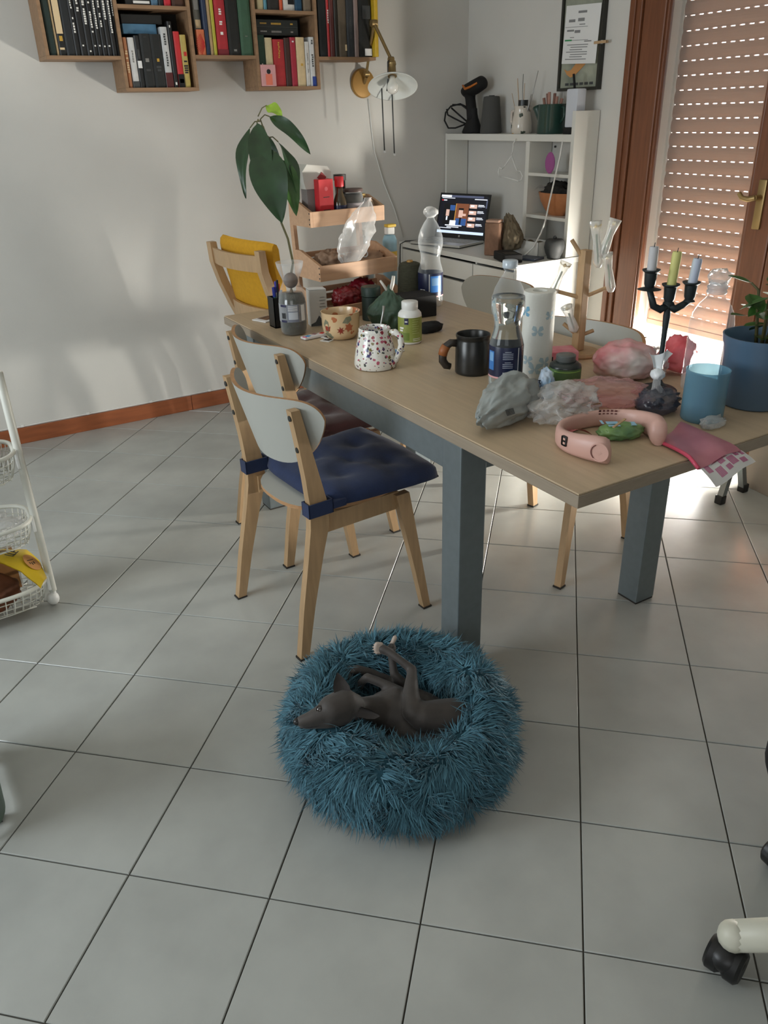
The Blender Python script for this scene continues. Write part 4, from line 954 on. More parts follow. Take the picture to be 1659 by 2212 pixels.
va = math.atan2(-1.374 - 1.0, -.11 - 1.409)
def lab(t, R, a0, a1, z0, z1, m, nm, k=1.022):
    b = MB(); n = 8
    A = b.ring([pol(R * k, z0, va + a0 + (a1 - a0) * q / n) for q in range(n + 1)]); B = b.ring([pol(R * k, z1, va + a0 + (a1 - a0) * q / n) for q in range(n + 1)]); b.bridge(A, B, False); return obj(nm, b, m, t)
NAVY = mat('print_navy', (34, 34, 70), .5)
lab(t, .042, -.48, -.12, .072, .094, NAVY, 'badge'); lab(t, .042, -.42, -.2, .080, .084, M['text_white'], 'badge_text', 1.03)
lab(t, .042, -.95, -.55, .056, .062, M['text_white'], 'label_text'); lab(t, .042, -.95, -.62, .047, .053, M['text_white'], 'label_text')
for q in range(7): lab(t, .042, .2, .85 - .1 * (q % 3), .088 - q * .008, .0892 - q * .008, mat('print_pale%d' % q, (190, 196, 140), .5), 'label_text')
lab(t, .042, .25, .95, .020, .022, M['text_white'], 'label_text'); lab(t, .042, .25, .95, .014, .016, M['text_white'], 'label_text')
b = MB(); b.lathe([(.001, 0), (.012, 0), (.013, .0006), (.001, .0012)], seg=16)
lab(t, .042, -.62, -.05, .016, .043, mat('seed_print', (104, 122, 44), .5), 'seed_print')
t = pill_bottle('black-capped green supplement jar in front of the wooden mug tree', 1.490, .290, .046, .100, mat('label_leaf_green', (92, 122, 74), .45, col2=(76, 104, 62), vscale=8), mat('jar_dark', (44, 50, 48), .3), mat('jar_cap_grey', (92, 96, 94), .35), .60)
va = math.atan2(-1.374 - .290, -.11 - 1.490); lab(t, .046, -1.0, -.72, .012, .056, mat('label_pale', (150, 172, 140), .5), 'side_panel'); lab(t, .046, -.68, 1.2, .0575, .060, mat('label_lime', (150, 190, 90), .5), 'stripe')

# wooden mug tree with bagged flowers
mt = thing('mug_tree', 'pale wooden mug tree with small peg arms on the table', 'mug tree', (1.774, .535, TZ + .0005))
obj('foot', MB().lathe([(.001, 0), (.07, 0), (.072, .006), (.068, .014), (.001, .014)], seg=32), M['birch'], mt, 40)
obj('post', MB().b2((-.015, -.015, .0145), (.015, .015, .335), .003), M['birch'], mt)
arms = {}
def U(px): return px
rv = Vector((math.cos(math.radians(-30)), math.sin(math.radians(-30)), 0))    # to the viewer's right along the table
for i, (d, z0, z1, L) in enumerate(((-1, .185, .215, .105), (1, .185, .218, .085), (-.55, .300, .365, .045), (.5, .06, .075, .05), (-.3, .06, .10, .05))):
    p0 = Vector((0, 0, z0)); p1 = rv * (L * (1 if d > 0 else -1)) + Vector((0, 0, z1)) + (Vector((.5, .86, 0)) * .02 * (1 - abs(d)))
    b = MB(); b.tube([p0, p1], .0065, 10); obj('arm', b, M['birch'], mt, 40); arms[i] = p1 + Vector((1.774, .535, TZ))
yf_ = mat('yellow_flower', (206, 172, 60), .6)
def flower_bag(label, base, tip, yl, seed):
    t = thing('bagged_flower', label, 'flower', base, 0, 'bagged flowers on the mug tree'); d = Vector(tip) - Vector(base); n = d.normalized()
    b = MB(); L = d.length
    b.tube([(0, 0, 0), d * .12, d * .35, d * .6, d * .8, d * 1.0], [.008, .017, .015, .012, .016, .020], 12); obj('clear_sleeve', b, M['sleeve'], t, True)
    b = MB(); b.tube([d * .1, d * .72], .003, 6); obj('stem', b, M['leafm'], t, True)
    u = n.orthogonal().normalized(); v = n.cross(u)
    b = MB()
    for k in range(6):
        a = 2 * PI * k / 6; w = u * math.cos(a) + v * math.sin(a); c = d * .86
        vs = b.ring([c, c + w * .014 + n * .004 + (u * -math.sin(a) + v * math.cos(a)) * .007, c + w * .021 + n * .010, c + w * .014 + n * .004 - (u * -math.sin(a) + v * math.cos(a)) * .007]); b.cap(vs)
    obj('petals', b, yl, t); obj('flower_heart', MB().ico(d * .86 + n * .004, .006, 2), yf_, t, True)
    return t
wfl = mat('cream_flower', (208, 204, 180), .6)
flower_bag('yellow flower in a clear sleeve leaning on the lower arm beside the kitchen roll', arms[0] + rv * .006 + Vector((0, 0, -.018)), arms[0] + rv * .046 + Vector((0, 0, .085)), yf_, 1)
flower_bag('pale flower in a clear sleeve on the lower arm towards the door', arms[1] + rv * .008 + Vector((0, 0, -.016)), arms[1] + rv * -.018 + Vector((0, 0, .105)), wfl, 2)
top = Vector((1.774, .535, TZ + .30)) + rv * .045
flower_bag('white and yellow flower in a clear sleeve at the top of the mug tree', top + Vector((0, 0, -.02)), top + rv * -.022 + Vector((0, 0, .12)), yf_, 3)
flower_bag('white flower sleeve pointing towards the door frame at the top of the mug tree', top + rv * .006 + Vector((0, 0, .01)), top + rv * .04 + Vector((0, 0, .125)), wfl, 4)
low = Vector((1.774, .535, TZ + .09)) - rv * .02
flower_bag('low white flower sleeve hanging by the foot of the mug tree', low + Vector((-.005, -.015, -.01)), low - rv * .035 + Vector((-.01, -.02, .075)), wfl, 5)
# pink box behind the jar
o = obj('pink_packet', MB().b2((-.055, -.04, 0), (.055, .04, .042), .004), mat('packet_pink', (196, 96, 110), .45, col2=(216, 150, 158), vscale=16)); o.location = (1.662, .505, TZ + .0005); o.rotation_euler = (0, 0, -.45); tag(o, 'crimson and pink packet lying behind the green supplement jar', 'packet')
bars('packet_print', [(-.04, .028, .022, .016), (-.005, .032, .03, .003), (.0, .026, .03, .003)], M['text_dark'], o, (0, -.0405, -.008), (PI / 2, 0, 0))

# candelabra
cd_ = thing('candelabra', 'black iron three-armed candle holder near the glazed door', 'candle holder', (1.690, .118, TZ + .0005))
iron = mat('cast_iron', (44, 52, 54), .5, .4)
obj('foot', MB().lathe([(.001, 0), (.052, 0), (.055, .003), (.048, .008), (.03, .012), (.016, .022), (.008, .035)], seg=28), iron, cd_, 40)
obj('stem', MB().lathe([(.010, .03), (.007, .05), (.009, .065), (.0065, .08), (.0075, .17), (.010, .215), (.008, .235), (.014, .25), (.001, .255)], seg=14), iron, cd_, True)
for i, (d, z, hc, cm, lab_) in enumerate(((-.058, .302, .060, (196, 196, 198), 'grey-white candle in the candle cup nearest the desk'), (.0, .262, .085, (206, 204, 128), 'pale yellow candle in the middle candle cup'), (.056, .266, .062, (186, 196, 216), 'bluish white candle in the candle cup beside the big clear bottle'))):
    b = MB(); p = rv * d
    if d: b.tube([(0, 0, .245), tuple(p * .35 + Vector((0, 0, .232))), tuple(p * .7 + Vector((0, 0, .242))), tuple(p + Vector((0, 0, z - .012)))], [.010, .011, .010, .008], 10)
    else: b.tube([(0, 0, .235), (0, 0, z - .008)], .009, 10)
    obj('arm', b, iron, cd_, True)
    obj('candle_cup', MB().lathe([(.006, z - .018), (.032 if d < 0 else .016, z - .014), (.012, z - .008), (.015, z), (.017, z + .030), (.024, z + .036), (.024, z + .039), (.013, z + .037), (.013, z + .012), (.001, z + .011)], tuple(p), 22), iron, cd_, 40)
    c = thing('candle', lab_, 'candle', tuple(Vector((1.690, .118, TZ)) + p + Vector((0, 0, z + .0125))), (0, math.radians([0, 3, 5][i]), math.radians(-30)), 'candles in the candle holder')
    obj('wax', MB().lathe([(.001, 0), (.0125, 0), (.0125, hc + .02), (.011, hc + .026), (.001, hc + .022)], seg=18), mat('wax_%d' % i, cm, .6), c, 50)
    b = MB(); b.tube([(0, 0, hc + .022), (.001, 0, hc + .036)], .0012, 5); obj('wick', b, M['text_dark'], c)

# big clear bottle, tubs and plant at the door end of the table
bb_ = thing('clear_jug', 'big clear plastic jug with crumpled film over its neck near the door', 'jug', (1.800, .052, TZ + .0006))
obj('jug_body', MB().lathe([(.001, .0), (.05, 0), (.058, .006), (.060, .03), (.059, .12), (.060, .19), (.056, .215), (.044, .24), (.028, .258), (.024, .264), (.024, .272)], seg=36), M['pet'], bb_, True)
obj('screw_neck', MB().lathe([(.024, .272), (.027, .274), (.027, .280), (.024, .282), (.027, .286), (.027, .292), (.024, .294), (.022, .305)], seg=28, cap=False), film('neck_clear', (200, 206, 212), .4, .9, .15), bb_, True)
crumple('film_top', bb_, M['bag'], (.004, 0, .315), (.027, .027, .020), 6.1, .35, 2.5, 3, -2)
tubm = film('tub_blue', (130, 174, 194), .42, .8, .25, (200, 225, 235))
tu = thing('blue_tub', 'light blue translucent tub on the table by the pink sheet', 'tub', (1.603, -.108, TZ + .0005))
obj('tub_body', MB().lathe([(.001, 0), (.050, 0), (.053, .004), (.0535, .122), (.0545, .124), (.0545, .132), (.052, .132), (.0505, .12), (.050, .008), (.001, .006)], seg=40), tubm, tu, 50)
obj('contents', MB().lathe([(.001, .0065), (.048, .0065), (.050, .066), (.001, .070)], seg=36), mat('tub_contents', (66, 128, 156), .6), tu, 40)
po = thing('plant_pot', 'large blue-grey translucent pot with a leafy plant at the table end', 'plant pot', (1.812, -.102, TZ + .0005))
obj('pot_body', MB().lathe([(.001, 0), (.078, 0), (.084, .005), (.094, .16), (.098, .17), (.100, .188), (.096, .188), (.091, .165), (.080, .01), (.001, .008)], seg=44), film('pot_bluegrey', (92, 120, 146), .78, .95, .3, (190, 210, 225)), po, 50)
obj('soil', MB().lathe([(.001, .0085), (.078, .0085), (.088, .135), (.03, .145), (.001, .148)], seg=32), mat('soil', (62, 52, 44), .95, bump=.5, bscale=60), po, 40)
rp = random.Random(5)
def leafmesh(L, Wd, droop, seg=7, cup=.18):
    b = MB(); rows = []
    for i in range(seg + 1):
        t = i / seg; w = Wd * (math.sin(PI * min(1, t ** .8)) ** .85 if 0 < t < 1 else 0) + 1e-4
        x = L * t; z = -droop * t * t
        rows.append(b.ring([(x, -w, z - 0), (x, -w * .5, z + 0), (x, 0, z - w * cup), (x, w * .5, z), (x, w, z)]))
    for i in range(seg): b.bridge(rows[i], rows[i + 1], False)
    return b
bst = MB(); lv = []
for k in range(4):
    a = k * 1.7 + .4; top_ = Vector((.045 * math.cos(a) - .012, .045 * math.sin(a), .29 + .03 * k)); bst.tube([(.01 * math.cos(a), .01 * math.sin(a), .13), tuple(top_ * .6 + Vector((0, 0, .11))), tuple(top_)], [.005, .004, .003], 7)
    for q in range(5):
        lv.append((top_ + Vector((0, 0, -.028 * q)), a + q * 2.4 + rp.uniform(-.3, .3), rp.uniform(-.5, .3), rp.uniform(.055, .078)))
obj('stem', bst, M['stem'], po, True)
for p, az, el, L in lv:
    o = obj('leaf', leafmesh(L, L * .36, L * .25, 6, .25), M['leafm'], po, True, loc=tuple(p), rot=(0, el, az))

# red paper bag behind the candle holder, pink bag of bread
rb_ = thing('red_bag', 'crumpled red bag lying behind the candle holder', 'bag', (1.845, .205, TZ + .002))
def twist(q): 
    k = max(0, -q.x); return Vector((q.x * (1 + .5 * k), q.y * (1 - .75 * k), q.z * (1 - .6 * k)))
crumple('bag_body', rb_, mat('red_plastic', (206, 74, 84), .4, col2=(226, 120, 124), vscale=14), (.012, 0, .052), (.060, .05, .058), 2.2, .25, 1.2, 4, -.8, post=twist)
pb = thing('pink_bread_bag', 'pink and white plastic bag tied round a loaf', 'bag', (1.706, .265, TZ + .002), math.radians(-35))
crumple('bag_body', pb, mat('pink_white_plastic', (210, 112, 120), .35, col2=(214, 206, 200), vscale=7), (0, 0, .047), (.090, .066, .060), 8.3, .16, 1.0, 5, -.78)
crumple('clear_end', pb, M['bag'], (.085, .012, .040), (.040, .045, .042), 1.3, .4, 2.2, 4, -.85)

# grey bag, small bag, clear bags
gb = thing('grey_mailing_bag', 'rumpled grey plastic bag standing at the near edge of the table', 'bag', (1.158, .165, TZ + .002), math.radians(24))
def cone_(q):
    k = (q.x + 1) / 2; return Vector((q.x * 1.1, q.y * (.35 + .75 * k), (q.z * (.35 + .85 * k)) if q.z > 0 else q.z * .75))
crumple('bag_body', gb, mat('grey_bag_plastic', (150, 156, 154), .38, var=.12, vscale=10), (0, 0, .045), (.105, .074, .070), 12.7, .26, 1.05, 5, -.7, post=cone_)
bars('bag_print', [(-.02 + .0035 * q, 0, .002, .016) for q in range(8)], M['dgray'], gb, (-.045, -.052, .052), (math.radians(60), 0, math.radians(-20)))
sm = thing('snack_packet', 'small white and blue snack packet with black letters by the green jar', 'packet', (1.395, .262, TZ + .001), math.radians(-32))
crumple('packet_body', sm, mat('packet_white', (206, 210, 216), .35, col2=(120, 170, 206), vscale=9), (0, 0, .030), (.020, .034, .044), 5.5, .35, 1.7, 4, -.75)
text('packet_text', 'MIX', .020, M['text_dark'], sm, (-.0205, -.010, .034), (PI / 2, -.35 + PI / 2, -PI / 2 + .35), .001)
bs_ = thing('blue_wrapper', 'scrap of bright blue wrapper behind the grey mailing bag', 'wrapper', (1.335, .272, TZ + .001)); crumple('wrapper_body', bs_, mat('wrapper_blue', (96, 160, 206), .4, col2=(40, 100, 160), vscale=20), (0, 0, .022), (.030, .024, .028), 3.3, .5, 2, 4, -.7)
cbg = thing('clear_bag', 'crumpled clear plastic bag with twigs beside the grey mailing bag', 'bag', (1.312, .095, TZ + .002), math.radians(10))
crumple('bag_body', cbg, M['bag'], (0, 0, .035), (.095, .072, .046), 7.1, .34, 1.5, 5, -.7)
b = MB()
for k in range(9):
    a = rp.uniform(0, 6.28); x, y = rp.uniform(-.05, .05), rp.uniform(-.03, .03); L = rp.uniform(.03, .05)
    b.tube([(x, y, .012 + .004 * k), (x + L * math.cos(a), y + L * math.sin(a), .02 + .005 * k)], .002, 5)
obj('twigs', b, mat('dry_twig', (120, 88, 60), .8), cbg)['kind'] = 'stuff'
pcl = thing('pink_clear_bag', 'thin pink-tinted clear bag heaped behind the neck fan', 'bag', (1.480, .120, TZ + .002), math.radians(-38))
crumple('bag_body', pcl, film('pinkish_bag', (222, 190, 188), .14, .6, .2, (255, 236, 236)), (0, 0, .028), (.110, .066, .034), 21.0, .36, 1.5, 5, -.7)
bars('striped_label', [(0, 0, .05, .003), (0, .008, .05, .003), (0, .016, .04, .003), (.03, .004, .003, .02)], mat('label_maroon', (150, 60, 64), .5), pcl, (-.09, -.055, .028), (math.radians(50), 0, .3))
kb_ = thing('knotted_bag', 'knotted clear bag of dark berries beside the neck fan', 'bag', (1.552, -.005, TZ + .002))
crumple('bag_body', kb_, film('berry_bag', (70, 74, 88), .55, .9, .2), (0, 0, .026), (.056, .046, .034), 2.9, .3, 2.2, 4, -.75)
rk = random.Random(9)
for k in range(14):
    a = rk.uniform(0, 6.28); r = rk.uniform(0, .035); obj('berry', MB().ico((r * math.cos(a), r * .8 * math.sin(a), .012 + rk.uniform(0, .02)), .0085, 1), M['mblack'], kb_, True)
b = MB(); b.tube([(-.004, 0, .045), (-.010, .004, .07), (-.008, .006, .085), (-.006, .008, .094)], [.022, .011, .010, .013], 12); obj('gathered_neck', b, M['bag'], kb_, True)
crumple('knot', kb_, mat('knotted_plastic', (226, 230, 232), .35), (-.006, .008, .10), (.016, .016, .014), 4, .35, 2, 3, -2)
b = MB(); b.grid(lambda u, v: Vector((-.006 + (-.028 + .062 * u) * (.35 + .75 * v) * .80, .008 + (-.028 + .062 * u) * (.35 + .75 * v) * -.5 + .008 * math.sin(9 * u), .108 + .05 * v + .008 * math.sin(7 * u + 3 * v))), 14, 6); fl2 = obj('loose_end', b, mat('loose_plastic', (226, 232, 234), .35), kb_, True)

# pink neck fan
nf = thing('neck_fan', 'pink plastic neck fan lying on the near corner of the table', 'fan', (1.284, -.088, TZ + .0008), 0); nf.scale = (.95, .95, .95)
pk = mat('pink_plastic', (208, 166, 154), .42)
path = [(-.102, -.108), (-.124, -.055), (-.132, 0), (-.116, .052), (-.070, .092), (-.005, .106), (.060, .096), (.106, .062), (.128, .012), (.120, -.044), (.082, -.096)]
b = MB(); prev = None; first = None; P3 = []
def cr(p0, p1, p2, p3, t): return tuple(.5 * (2 * b1 + (c1 - a1) * t + (2 * a1 - 5 * b1 + 4 * c1 - d1) * t * t + (-a1 + 3 * b1 - 3 * c1 + d1) * t ** 3) for a1, b1, c1, d1 in zip(p0, p1, p2, p3))
ext_ = [path[0]] + path + [path[-1]]
for i in range(len(path) - 1):
    for q in range(5): P3.append(cr(ext_[i], ext_[i + 1], ext_[i + 2], ext_[i + 3], q / 5))
P3.append(path[-1]); n = len(P3)
for i, (x, y) in enumerate(P3):
    t = i / (n - 1); e = abs(2 * t - 1)
    tx, ty = (P3[min(i + 1, n - 1)][0] - P3[max(i - 1, 0)][0]), (P3[min(i + 1, n - 1)][1] - P3[max(i - 1, 0)][1]); L = math.hypot(tx, ty); nx, ny = ty / L, -tx / L
    endk = 1 - max(0, (e - .93) / .07) ** 2 * .45
    hh = (.044 + .020 * min(1, e * 1.2) ** 2) * endk; ww = (.0105 + .013 * max(0, e - .35) / .65) * endk
    z0 = .0 ; r = []
    for k in range(12):
        a = 2 * PI * k / 12; ca, sa = math.cos(a), math.sin(a); sg = lambda v: (1 if v > 0 else -1) * abs(v) ** .7
        r.append((x + nx * sg(ca) * ww, y + ny * sg(ca) * ww, z0 + hh / 2 + sg(sa) * hh / 2 + (.010 * (1 - e) if 0 else 0)))
    r = b.ring(r)
    if prev: b.bridge(prev, r)
    else: first = r
    prev = r
b.cap(list(reversed(first))); b.cap(prev); obj('fan_body', b, pk, nf, 60)
def onfan(t, side, z, w, h, m, nm, th=.001, rotl=0.0):
    i = int(t * (n - 1)); x, y = P3[i]; tx, ty = (P3[min(i + 1, n - 1)][0] - P3[max(i - 1, 0)][0]), (P3[min(i + 1, n - 1)][1] - P3[max(i - 1, 0)][1]); L = math.hypot(tx, ty); nx, ny = ty / L, -tx / L
    e = abs(2 * t - 1); ww = (.0105 + .013 * max(0, e - .35) / .65)
    return obj(nm, MB().box((0, 0, 0), (w, th, h), None, min(w, h) * .2), m, nf, loc=(x + side * nx * (ww + .0002), y + side * ny * (ww + .0002), z), rot=(0, 0, math.atan2(ty, tx)))
vent = mat('vent_dark', (112, 66, 62), .6)
for k in range(6): onfan(.60 + k * .018, 1, .046, .007, .005, vent, 'vent_slot'); onfan(.60 + k * .018, 1, .038, .006, .0035, vent, 'vent_slot')
for k in range(6): onfan(.10 + k * .016, 1, .040, .006, .002, vent, 'vent_slot')
onfan(.20, -1, .034, .020, .026, M['black'], 'switch_pad', .003); onfan(.20, -1, .039, .008, .006, pk, 'switch_button', .0045); onfan(.20, -1, .028, .008, .006, pk, 'switch_button', .0045)
# fan grilles on the two ends
for tt in (.055,):
    i = int(tt * (n - 1)); x, y = P3[i]; tx, ty = P3[i + 1][0] - P3[i][0], P3[i + 1][1] - P3[i][1]; L = math.hypot(tx, ty); nx, ny = ty / L, -tx / L
    e_ = .9; ww = .0105 + .013 * (e_ - .35) / .65
    Rm = Matrix(((tx / L, 0, -nx), (ty / L, 0, -ny), (0, 1, 0)))
    b = MB(); b.lathe([(.001, .001), (.020, .001), (.0205, .0022), (.0235, .0022), (.0245, .0)], (x - nx * (ww - .0015), y - ny * (ww - .0015), .032), 28, rot=Rm); obj('fan_cover', b, pk, nf, 30)
    b = MB(); Pc = Vector((x - nx * (ww + .0012), y - ny * (ww + .0012), .032)); T3 = Vector((tx / L, ty / L, 0))
    b.tube([Pc + T3 * (.0202 * math.cos(a)) + Vector((0, 0, .0202 * math.sin(a))) for a in [-.9 + q * .15 for q in range(14)]], .0012, 6); obj('cover_slit', b, vent, nf, True)
# green packet inside the fan
gp = thing('sweet_packet', 'bright green and blue sweet packet lying inside the neck fan', 'packet', (1.330, -.088, TZ + .001), math.radians(-25))
crumple('packet_body', gp, mat('packet_green', (126, 160, 92), .35, col2=(84, 120, 84), vscale=16), (0, 0, .016), (.054, .030, .020), 6.3, .22, 1.2, 4, -.8)
bars('packet_print', [(-.02, .006, .03, .014), (-.02, -.010, .03, .008), (.028, 0, .02, .02), (-.045, .01, .006, .02)], mat('packet_printblue', (150, 196, 220), .4), gp, (-.004, -.004, .0375), (.1, .05, 0))
b = MB(); b.b2((0, -.003, 0), (.055, .003, .0025)); o = obj('flat_stick', b, M['oak'], None, loc=(1.278, -.110, TZ + .044), rot=(0, -.12, .25)); tag(o, 'flat wooden stick lying across the green sweet packet', 'stick')
prw = thing('pink_ribbon', 'pink edge of a sheet curling out under the neck fan', 'ribbon', (1.222, -.006, TZ + .001)); b = MB(); b.grid(lambda u, v: Vector((-.004 + .06 * u, -.010 + .03 * v - .03 * u, .004 + .018 * math.sin(PI * u) * (1 - v * .6))), 10, 4); obj('strip', b, mat('ribbon_pink', (200, 110, 112), .4), prw, True)
# pink sheet with printed end hanging over the near edge
ps = thing('pink_sleeve', 'translucent pink plastic sleeve hanging over the near edge of the table', 'sleeve', (0, 0, 0))
A0, A1, B0, B1 = Vector((1.377, -.174, TZ + .004)), Vector((1.528, -.106, TZ + .004)), Vector((1.348, -.312, TZ + .003)), Vector((1.515, -.298, TZ + .003))
def sh_pt(u, v, off=0):
    p = (A0 * (1 - u) + A1 * u) * (1 - v) + (B0 * (1 - u) + B1 * u) * v
    z = TZ + .004 + .004 * math.sin(8 * u + 3 * v) * (1 - u * .3) + off
    yo = max(0, -.275 - p.y)
    return Vector((p.x, p.y, z - yo * .35))
b = MB(); g1_ = b.grid(lambda u, v: sh_pt(u, v, .0022 * math.sin(PI * u)), 14, 12); g2_ = b.grid(lambda u, v: sh_pt(u, v, -.0026), 14, 12)
obj('sleeve_body', b, mat('sleeve_pink', (176, 108, 122), .3, col2=(196, 130, 142), vscale=10), ps, True)
b = MB(); b.tube([sh_pt(0, v, .001) for v in [q / 8 for q in range(9)]], .005, 6); obj('folded_edge', b, mat('sleeve_edge', (200, 72, 98), .35), ps, True)
sh = thing('printed_sheet', 'white sheet with magenta printed blocks sticking out of the pink sleeve', 'paper', (0, 0, 0))
def pt2(u, v, off=0):
    p0 = sh_pt(.03 + .95 * u, .93); d = Vector((.0 + .035 * u, -.058 + .022 * u, -.020)); q = p0 + d * v; return Vector((q.x, q.y, q.z - .0012 + off - .012 * v * v))
b = MB(); b.grid(lambda u, v: pt2(u, v), 12, 8); obj('sheet', b, M['paper'], sh, True)
mg = mat('print_magenta', (196, 84, 140), .6)
b = MB()
for (u0, v0, du, dv, kk) in ((.08, .12, .12, .36, 5), (.24, .42, .14, .40, 6), (.40, .10, .12, .3, 5), (.44, .55, .10, .22, 5), (.56, .30, .16, .40, 6), (.76, .12, .10, .3, 5), (.76, .58, .14, .24, 5), (.90, .18, .08, .3, 4)):
    for k in range(kk):
        ua, ub = u0 + du * k / kk, u0 + du * (k + .62) / kk
        vs = b.ring([pt2(ua, v0, .0009), pt2(ub, v0, .0009), pt2(ub, v0 + dv, .0009), pt2(ua, v0 + dv, .0009)]); b.cap(vs)
obj('block_print', b, mg, sh)['kind'] = 'stuff'
sf = thing('clear_scrap', 'small scrap of clear plastic on the table beside the blue tub', 'plastic scrap', (1.575, -.165, TZ + .002)); crumple('scrap', sf, M['bag'], (0, 0, .010), (.032, .02, .013), 3.7, .6, 2.2, 3, -.7)

# ---- far end: plant in a cut bottle, pen holder, boxes, organiser
pb_ = thing('bottle_plant', 'avocado seedling growing in a cut plastic bottle', 'plant', (1.127, 1.370, TZ + .0006))
R_ = .050
obj('bottle_vase', MB().lathe([(.03, 0), (.043, .003), (.049, .012), (.050, .03), (.0505, .125), (.047, .155), (.036, .178), (.030, .192), (.031, .200), (.040, .222), (.048, .245), (.051, .262), (.050, .262), (.046, .244), (.038, .222), (.029, .20)], seg=36, cap=False), M['pet'], pb_, True)
obj('water', MB().lathe([(.001, .004), (.042, .004), (.047, .02), (.048, .128), (.040, .152), (.001, .154)], seg=32), film('murky_water', (58, 58, 46), .80, .95, .05, (200, 196, 170)), pb_, True)
obj('seed', MB().ico((0, 0, .196), (.027, .027, .028), 3), mat('avocado_seed', (104, 82, 66), .7, var=.3, vscale=40), pb_, True)
obj('label_wrap', MB().lathe([(.0512, .052), (.0512, .118)], seg=36, cap=False), film('label_clear', (196, 198, 204), .30, .6, .3), pb_, True)
va = math.atan2(-1.374 - 1.37, -.11 - 1.127)
lab(pb_, .0512, -.42, .42, .054, .116, mat('label_slate', (108, 112, 124), .5), 'label_panel'); lab(pb_, .0512, -.34, .34, .063, .090, mat('label_table', (176, 180, 186), .5), 'label_panel', 1.03)
for q in range(6): lab(pb_, .0512, -.36, .34, .094 + q * .0035, .0953 + q * .0035, M['text_white'], 'label_text', 1.03)
lab(pb_, .0512, -1.0, -.5, .108, .116, NAVY, 'label_panel'); lab(pb_, .0512, -1.0, -.5, .052, .06, NAVY, 'label_panel'); lab(pb_, .0512, -.9, -.58, .066, .086, M['text_dark'], 'code_patch'); lab(pb_, .0512, .6, .95, .056, .114, M['paper'], 'label_panel')
b = MB()
for k in range(7):
    a = k * .9; b.tube([(0, 0, .17), (.016 * math.cos(a), .016 * math.sin(a), .12), (.03 * math.cos(a + .6), .03 * math.sin(a + .6), .06), (.034 * math.cos(a + 1.3), .034 * math.sin(a + 1.3), .02)], [.0025, .0018, .0014, .001], 5)
obj('roots', b, mat('roots', (128, 108, 84), .8), pb_, True)
O0 = Vector((1.127, 1.370, TZ))
W3 = lambda x, y, z: Vector((x, y, z)) - O0
stem = [W3(*p) for p in ((1.127, 1.37, .99), (1.196, 1.488, 1.024), (1.202, 1.532, 1.106), (1.196, 1.567, 1.16), (1.208, 1.635, 1.29), (1.221, 1.692, 1.401), (1.23, 1.715, 1.45), (1.226, 1.756, 1.516))]
b = MB(); b.tube(stem, [.0048, .0046, .0044, .0042, .0038, .0034, .003, .0024], 8); obj('stem', b, M['stem'], pb_, True)
def big_leaf(a, tip, W0, up, m, bow=.02, wave=.006, ph=0.0, nm='leaf', fold=.25):
    """leaf blade from a to tip; up = direction its upper face looks"""
    a = Vector(a); tip = Vector(tip); d = tip - a; L = d.length; t = d.normalized(); up = Vector(up); up = (up - t * up.dot(t)).normalized(); sd_ = t.cross(up)
    b = MB(); rows = []; N = 16
    for i in range(N + 1):
        s = i / N; w = W0 * (max(0, math.sin(PI * s ** .88)) ** .8) * (1 - .25 * s) + (.0006 if s < .97 else .0002)
        c = a + d * s + up * (bow * math.sin(PI * s))
        row = []
        for k in range(7):
            q = -1 + k / 3; row.append(c + sd_ * (w * q) + up * (abs(q) * w * fold + wave * math.sin(10 * s + ph + q * 1.5) * abs(q)))
        rows.append(b.ring(row))
    for i in range(N): b.bridge(rows[i], rows[i + 1], False)
    o = obj(nm, b, m, pb_, True); return o
def petiole(p0, p1, sag=.01):
    b = MB(); m_ = (Vector(p0) + Vector(p1)) / 2 + Vector((0, 0, sag)); b.tube([p0, m_, p1], .0022, 6); obj('petiole', b, M['stem'], pb_, True)
def atpx(x, y, z): return W3(x, y, z)
toC = Vector((-.45, -.85, .25))
LV = [((1.221, 1.764, 1.525), (1.256, 1.752, 1.562), (1.288, 1.687, 1.526), 0.0263, (-0.3, -0.8, 0.6), 'leafn', 0.004, 0.15, 0), ((1.228, 1.756, 1.517), (1.254, 1.731, 1.524), (1.366, 1.626, 1.39), 0.029, (-0.35, -0.8, 0.45), 'leaf', 0.04, 0.35, 1), ((1.224, 1.753, 1.509), (1.184, 1.763, 1.487), (1.095, 1.652, 1.249), 0.028, (-0.75, -0.6, 0.3), 'leaf', 0.035, 0.4, 2), ((1.222, 1.754, 1.509), (1.198, 1.725, 1.502), (1.148, 1.56, 1.234), 0.0473, (-0.45, -0.85, 0.15), 'leaf', 0.03, 0.3, 3), ((1.222, 1.719, 1.449), (1.179, 1.652, 1.423), (1.167, 1.497, 1.167), 0.0771, (-0.45, -0.85, 0.2), 'leaf', 0.035, 0.18, 4), ((1.232, 1.715, 1.452), (1.263, 1.688, 1.437), (1.261, 1.541, 1.227), 0.0333, (0.35, -0.85, 0.3), 'leaf', 0.02, 0.35, 5), ((1.236, 1.683, 1.401), (1.253, 1.662, 1.381), (1.239, 1.518, 1.187), 0.0421, (-0.2, -0.9, 0.3), 'leafm', 0.02, 0.3, 6), ((1.234, 1.766, 1.496), (1.253, 1.774, 1.464), (1.238, 1.655, 1.221), 0.0386, (-0.4, -0.8, 0.3), 'leaf', -0.02, 0.3, 7)]
for (p0, p1, p2, w, up, m, bow, fold, ph) in LV:
    p0, p1, p2 = W3(*p0), W3(*p1), W3(*p2); petiole(p0, p1); big_leaf(p1, p2, w, up, M[m], bow, .005, ph, 'leaf', fold)

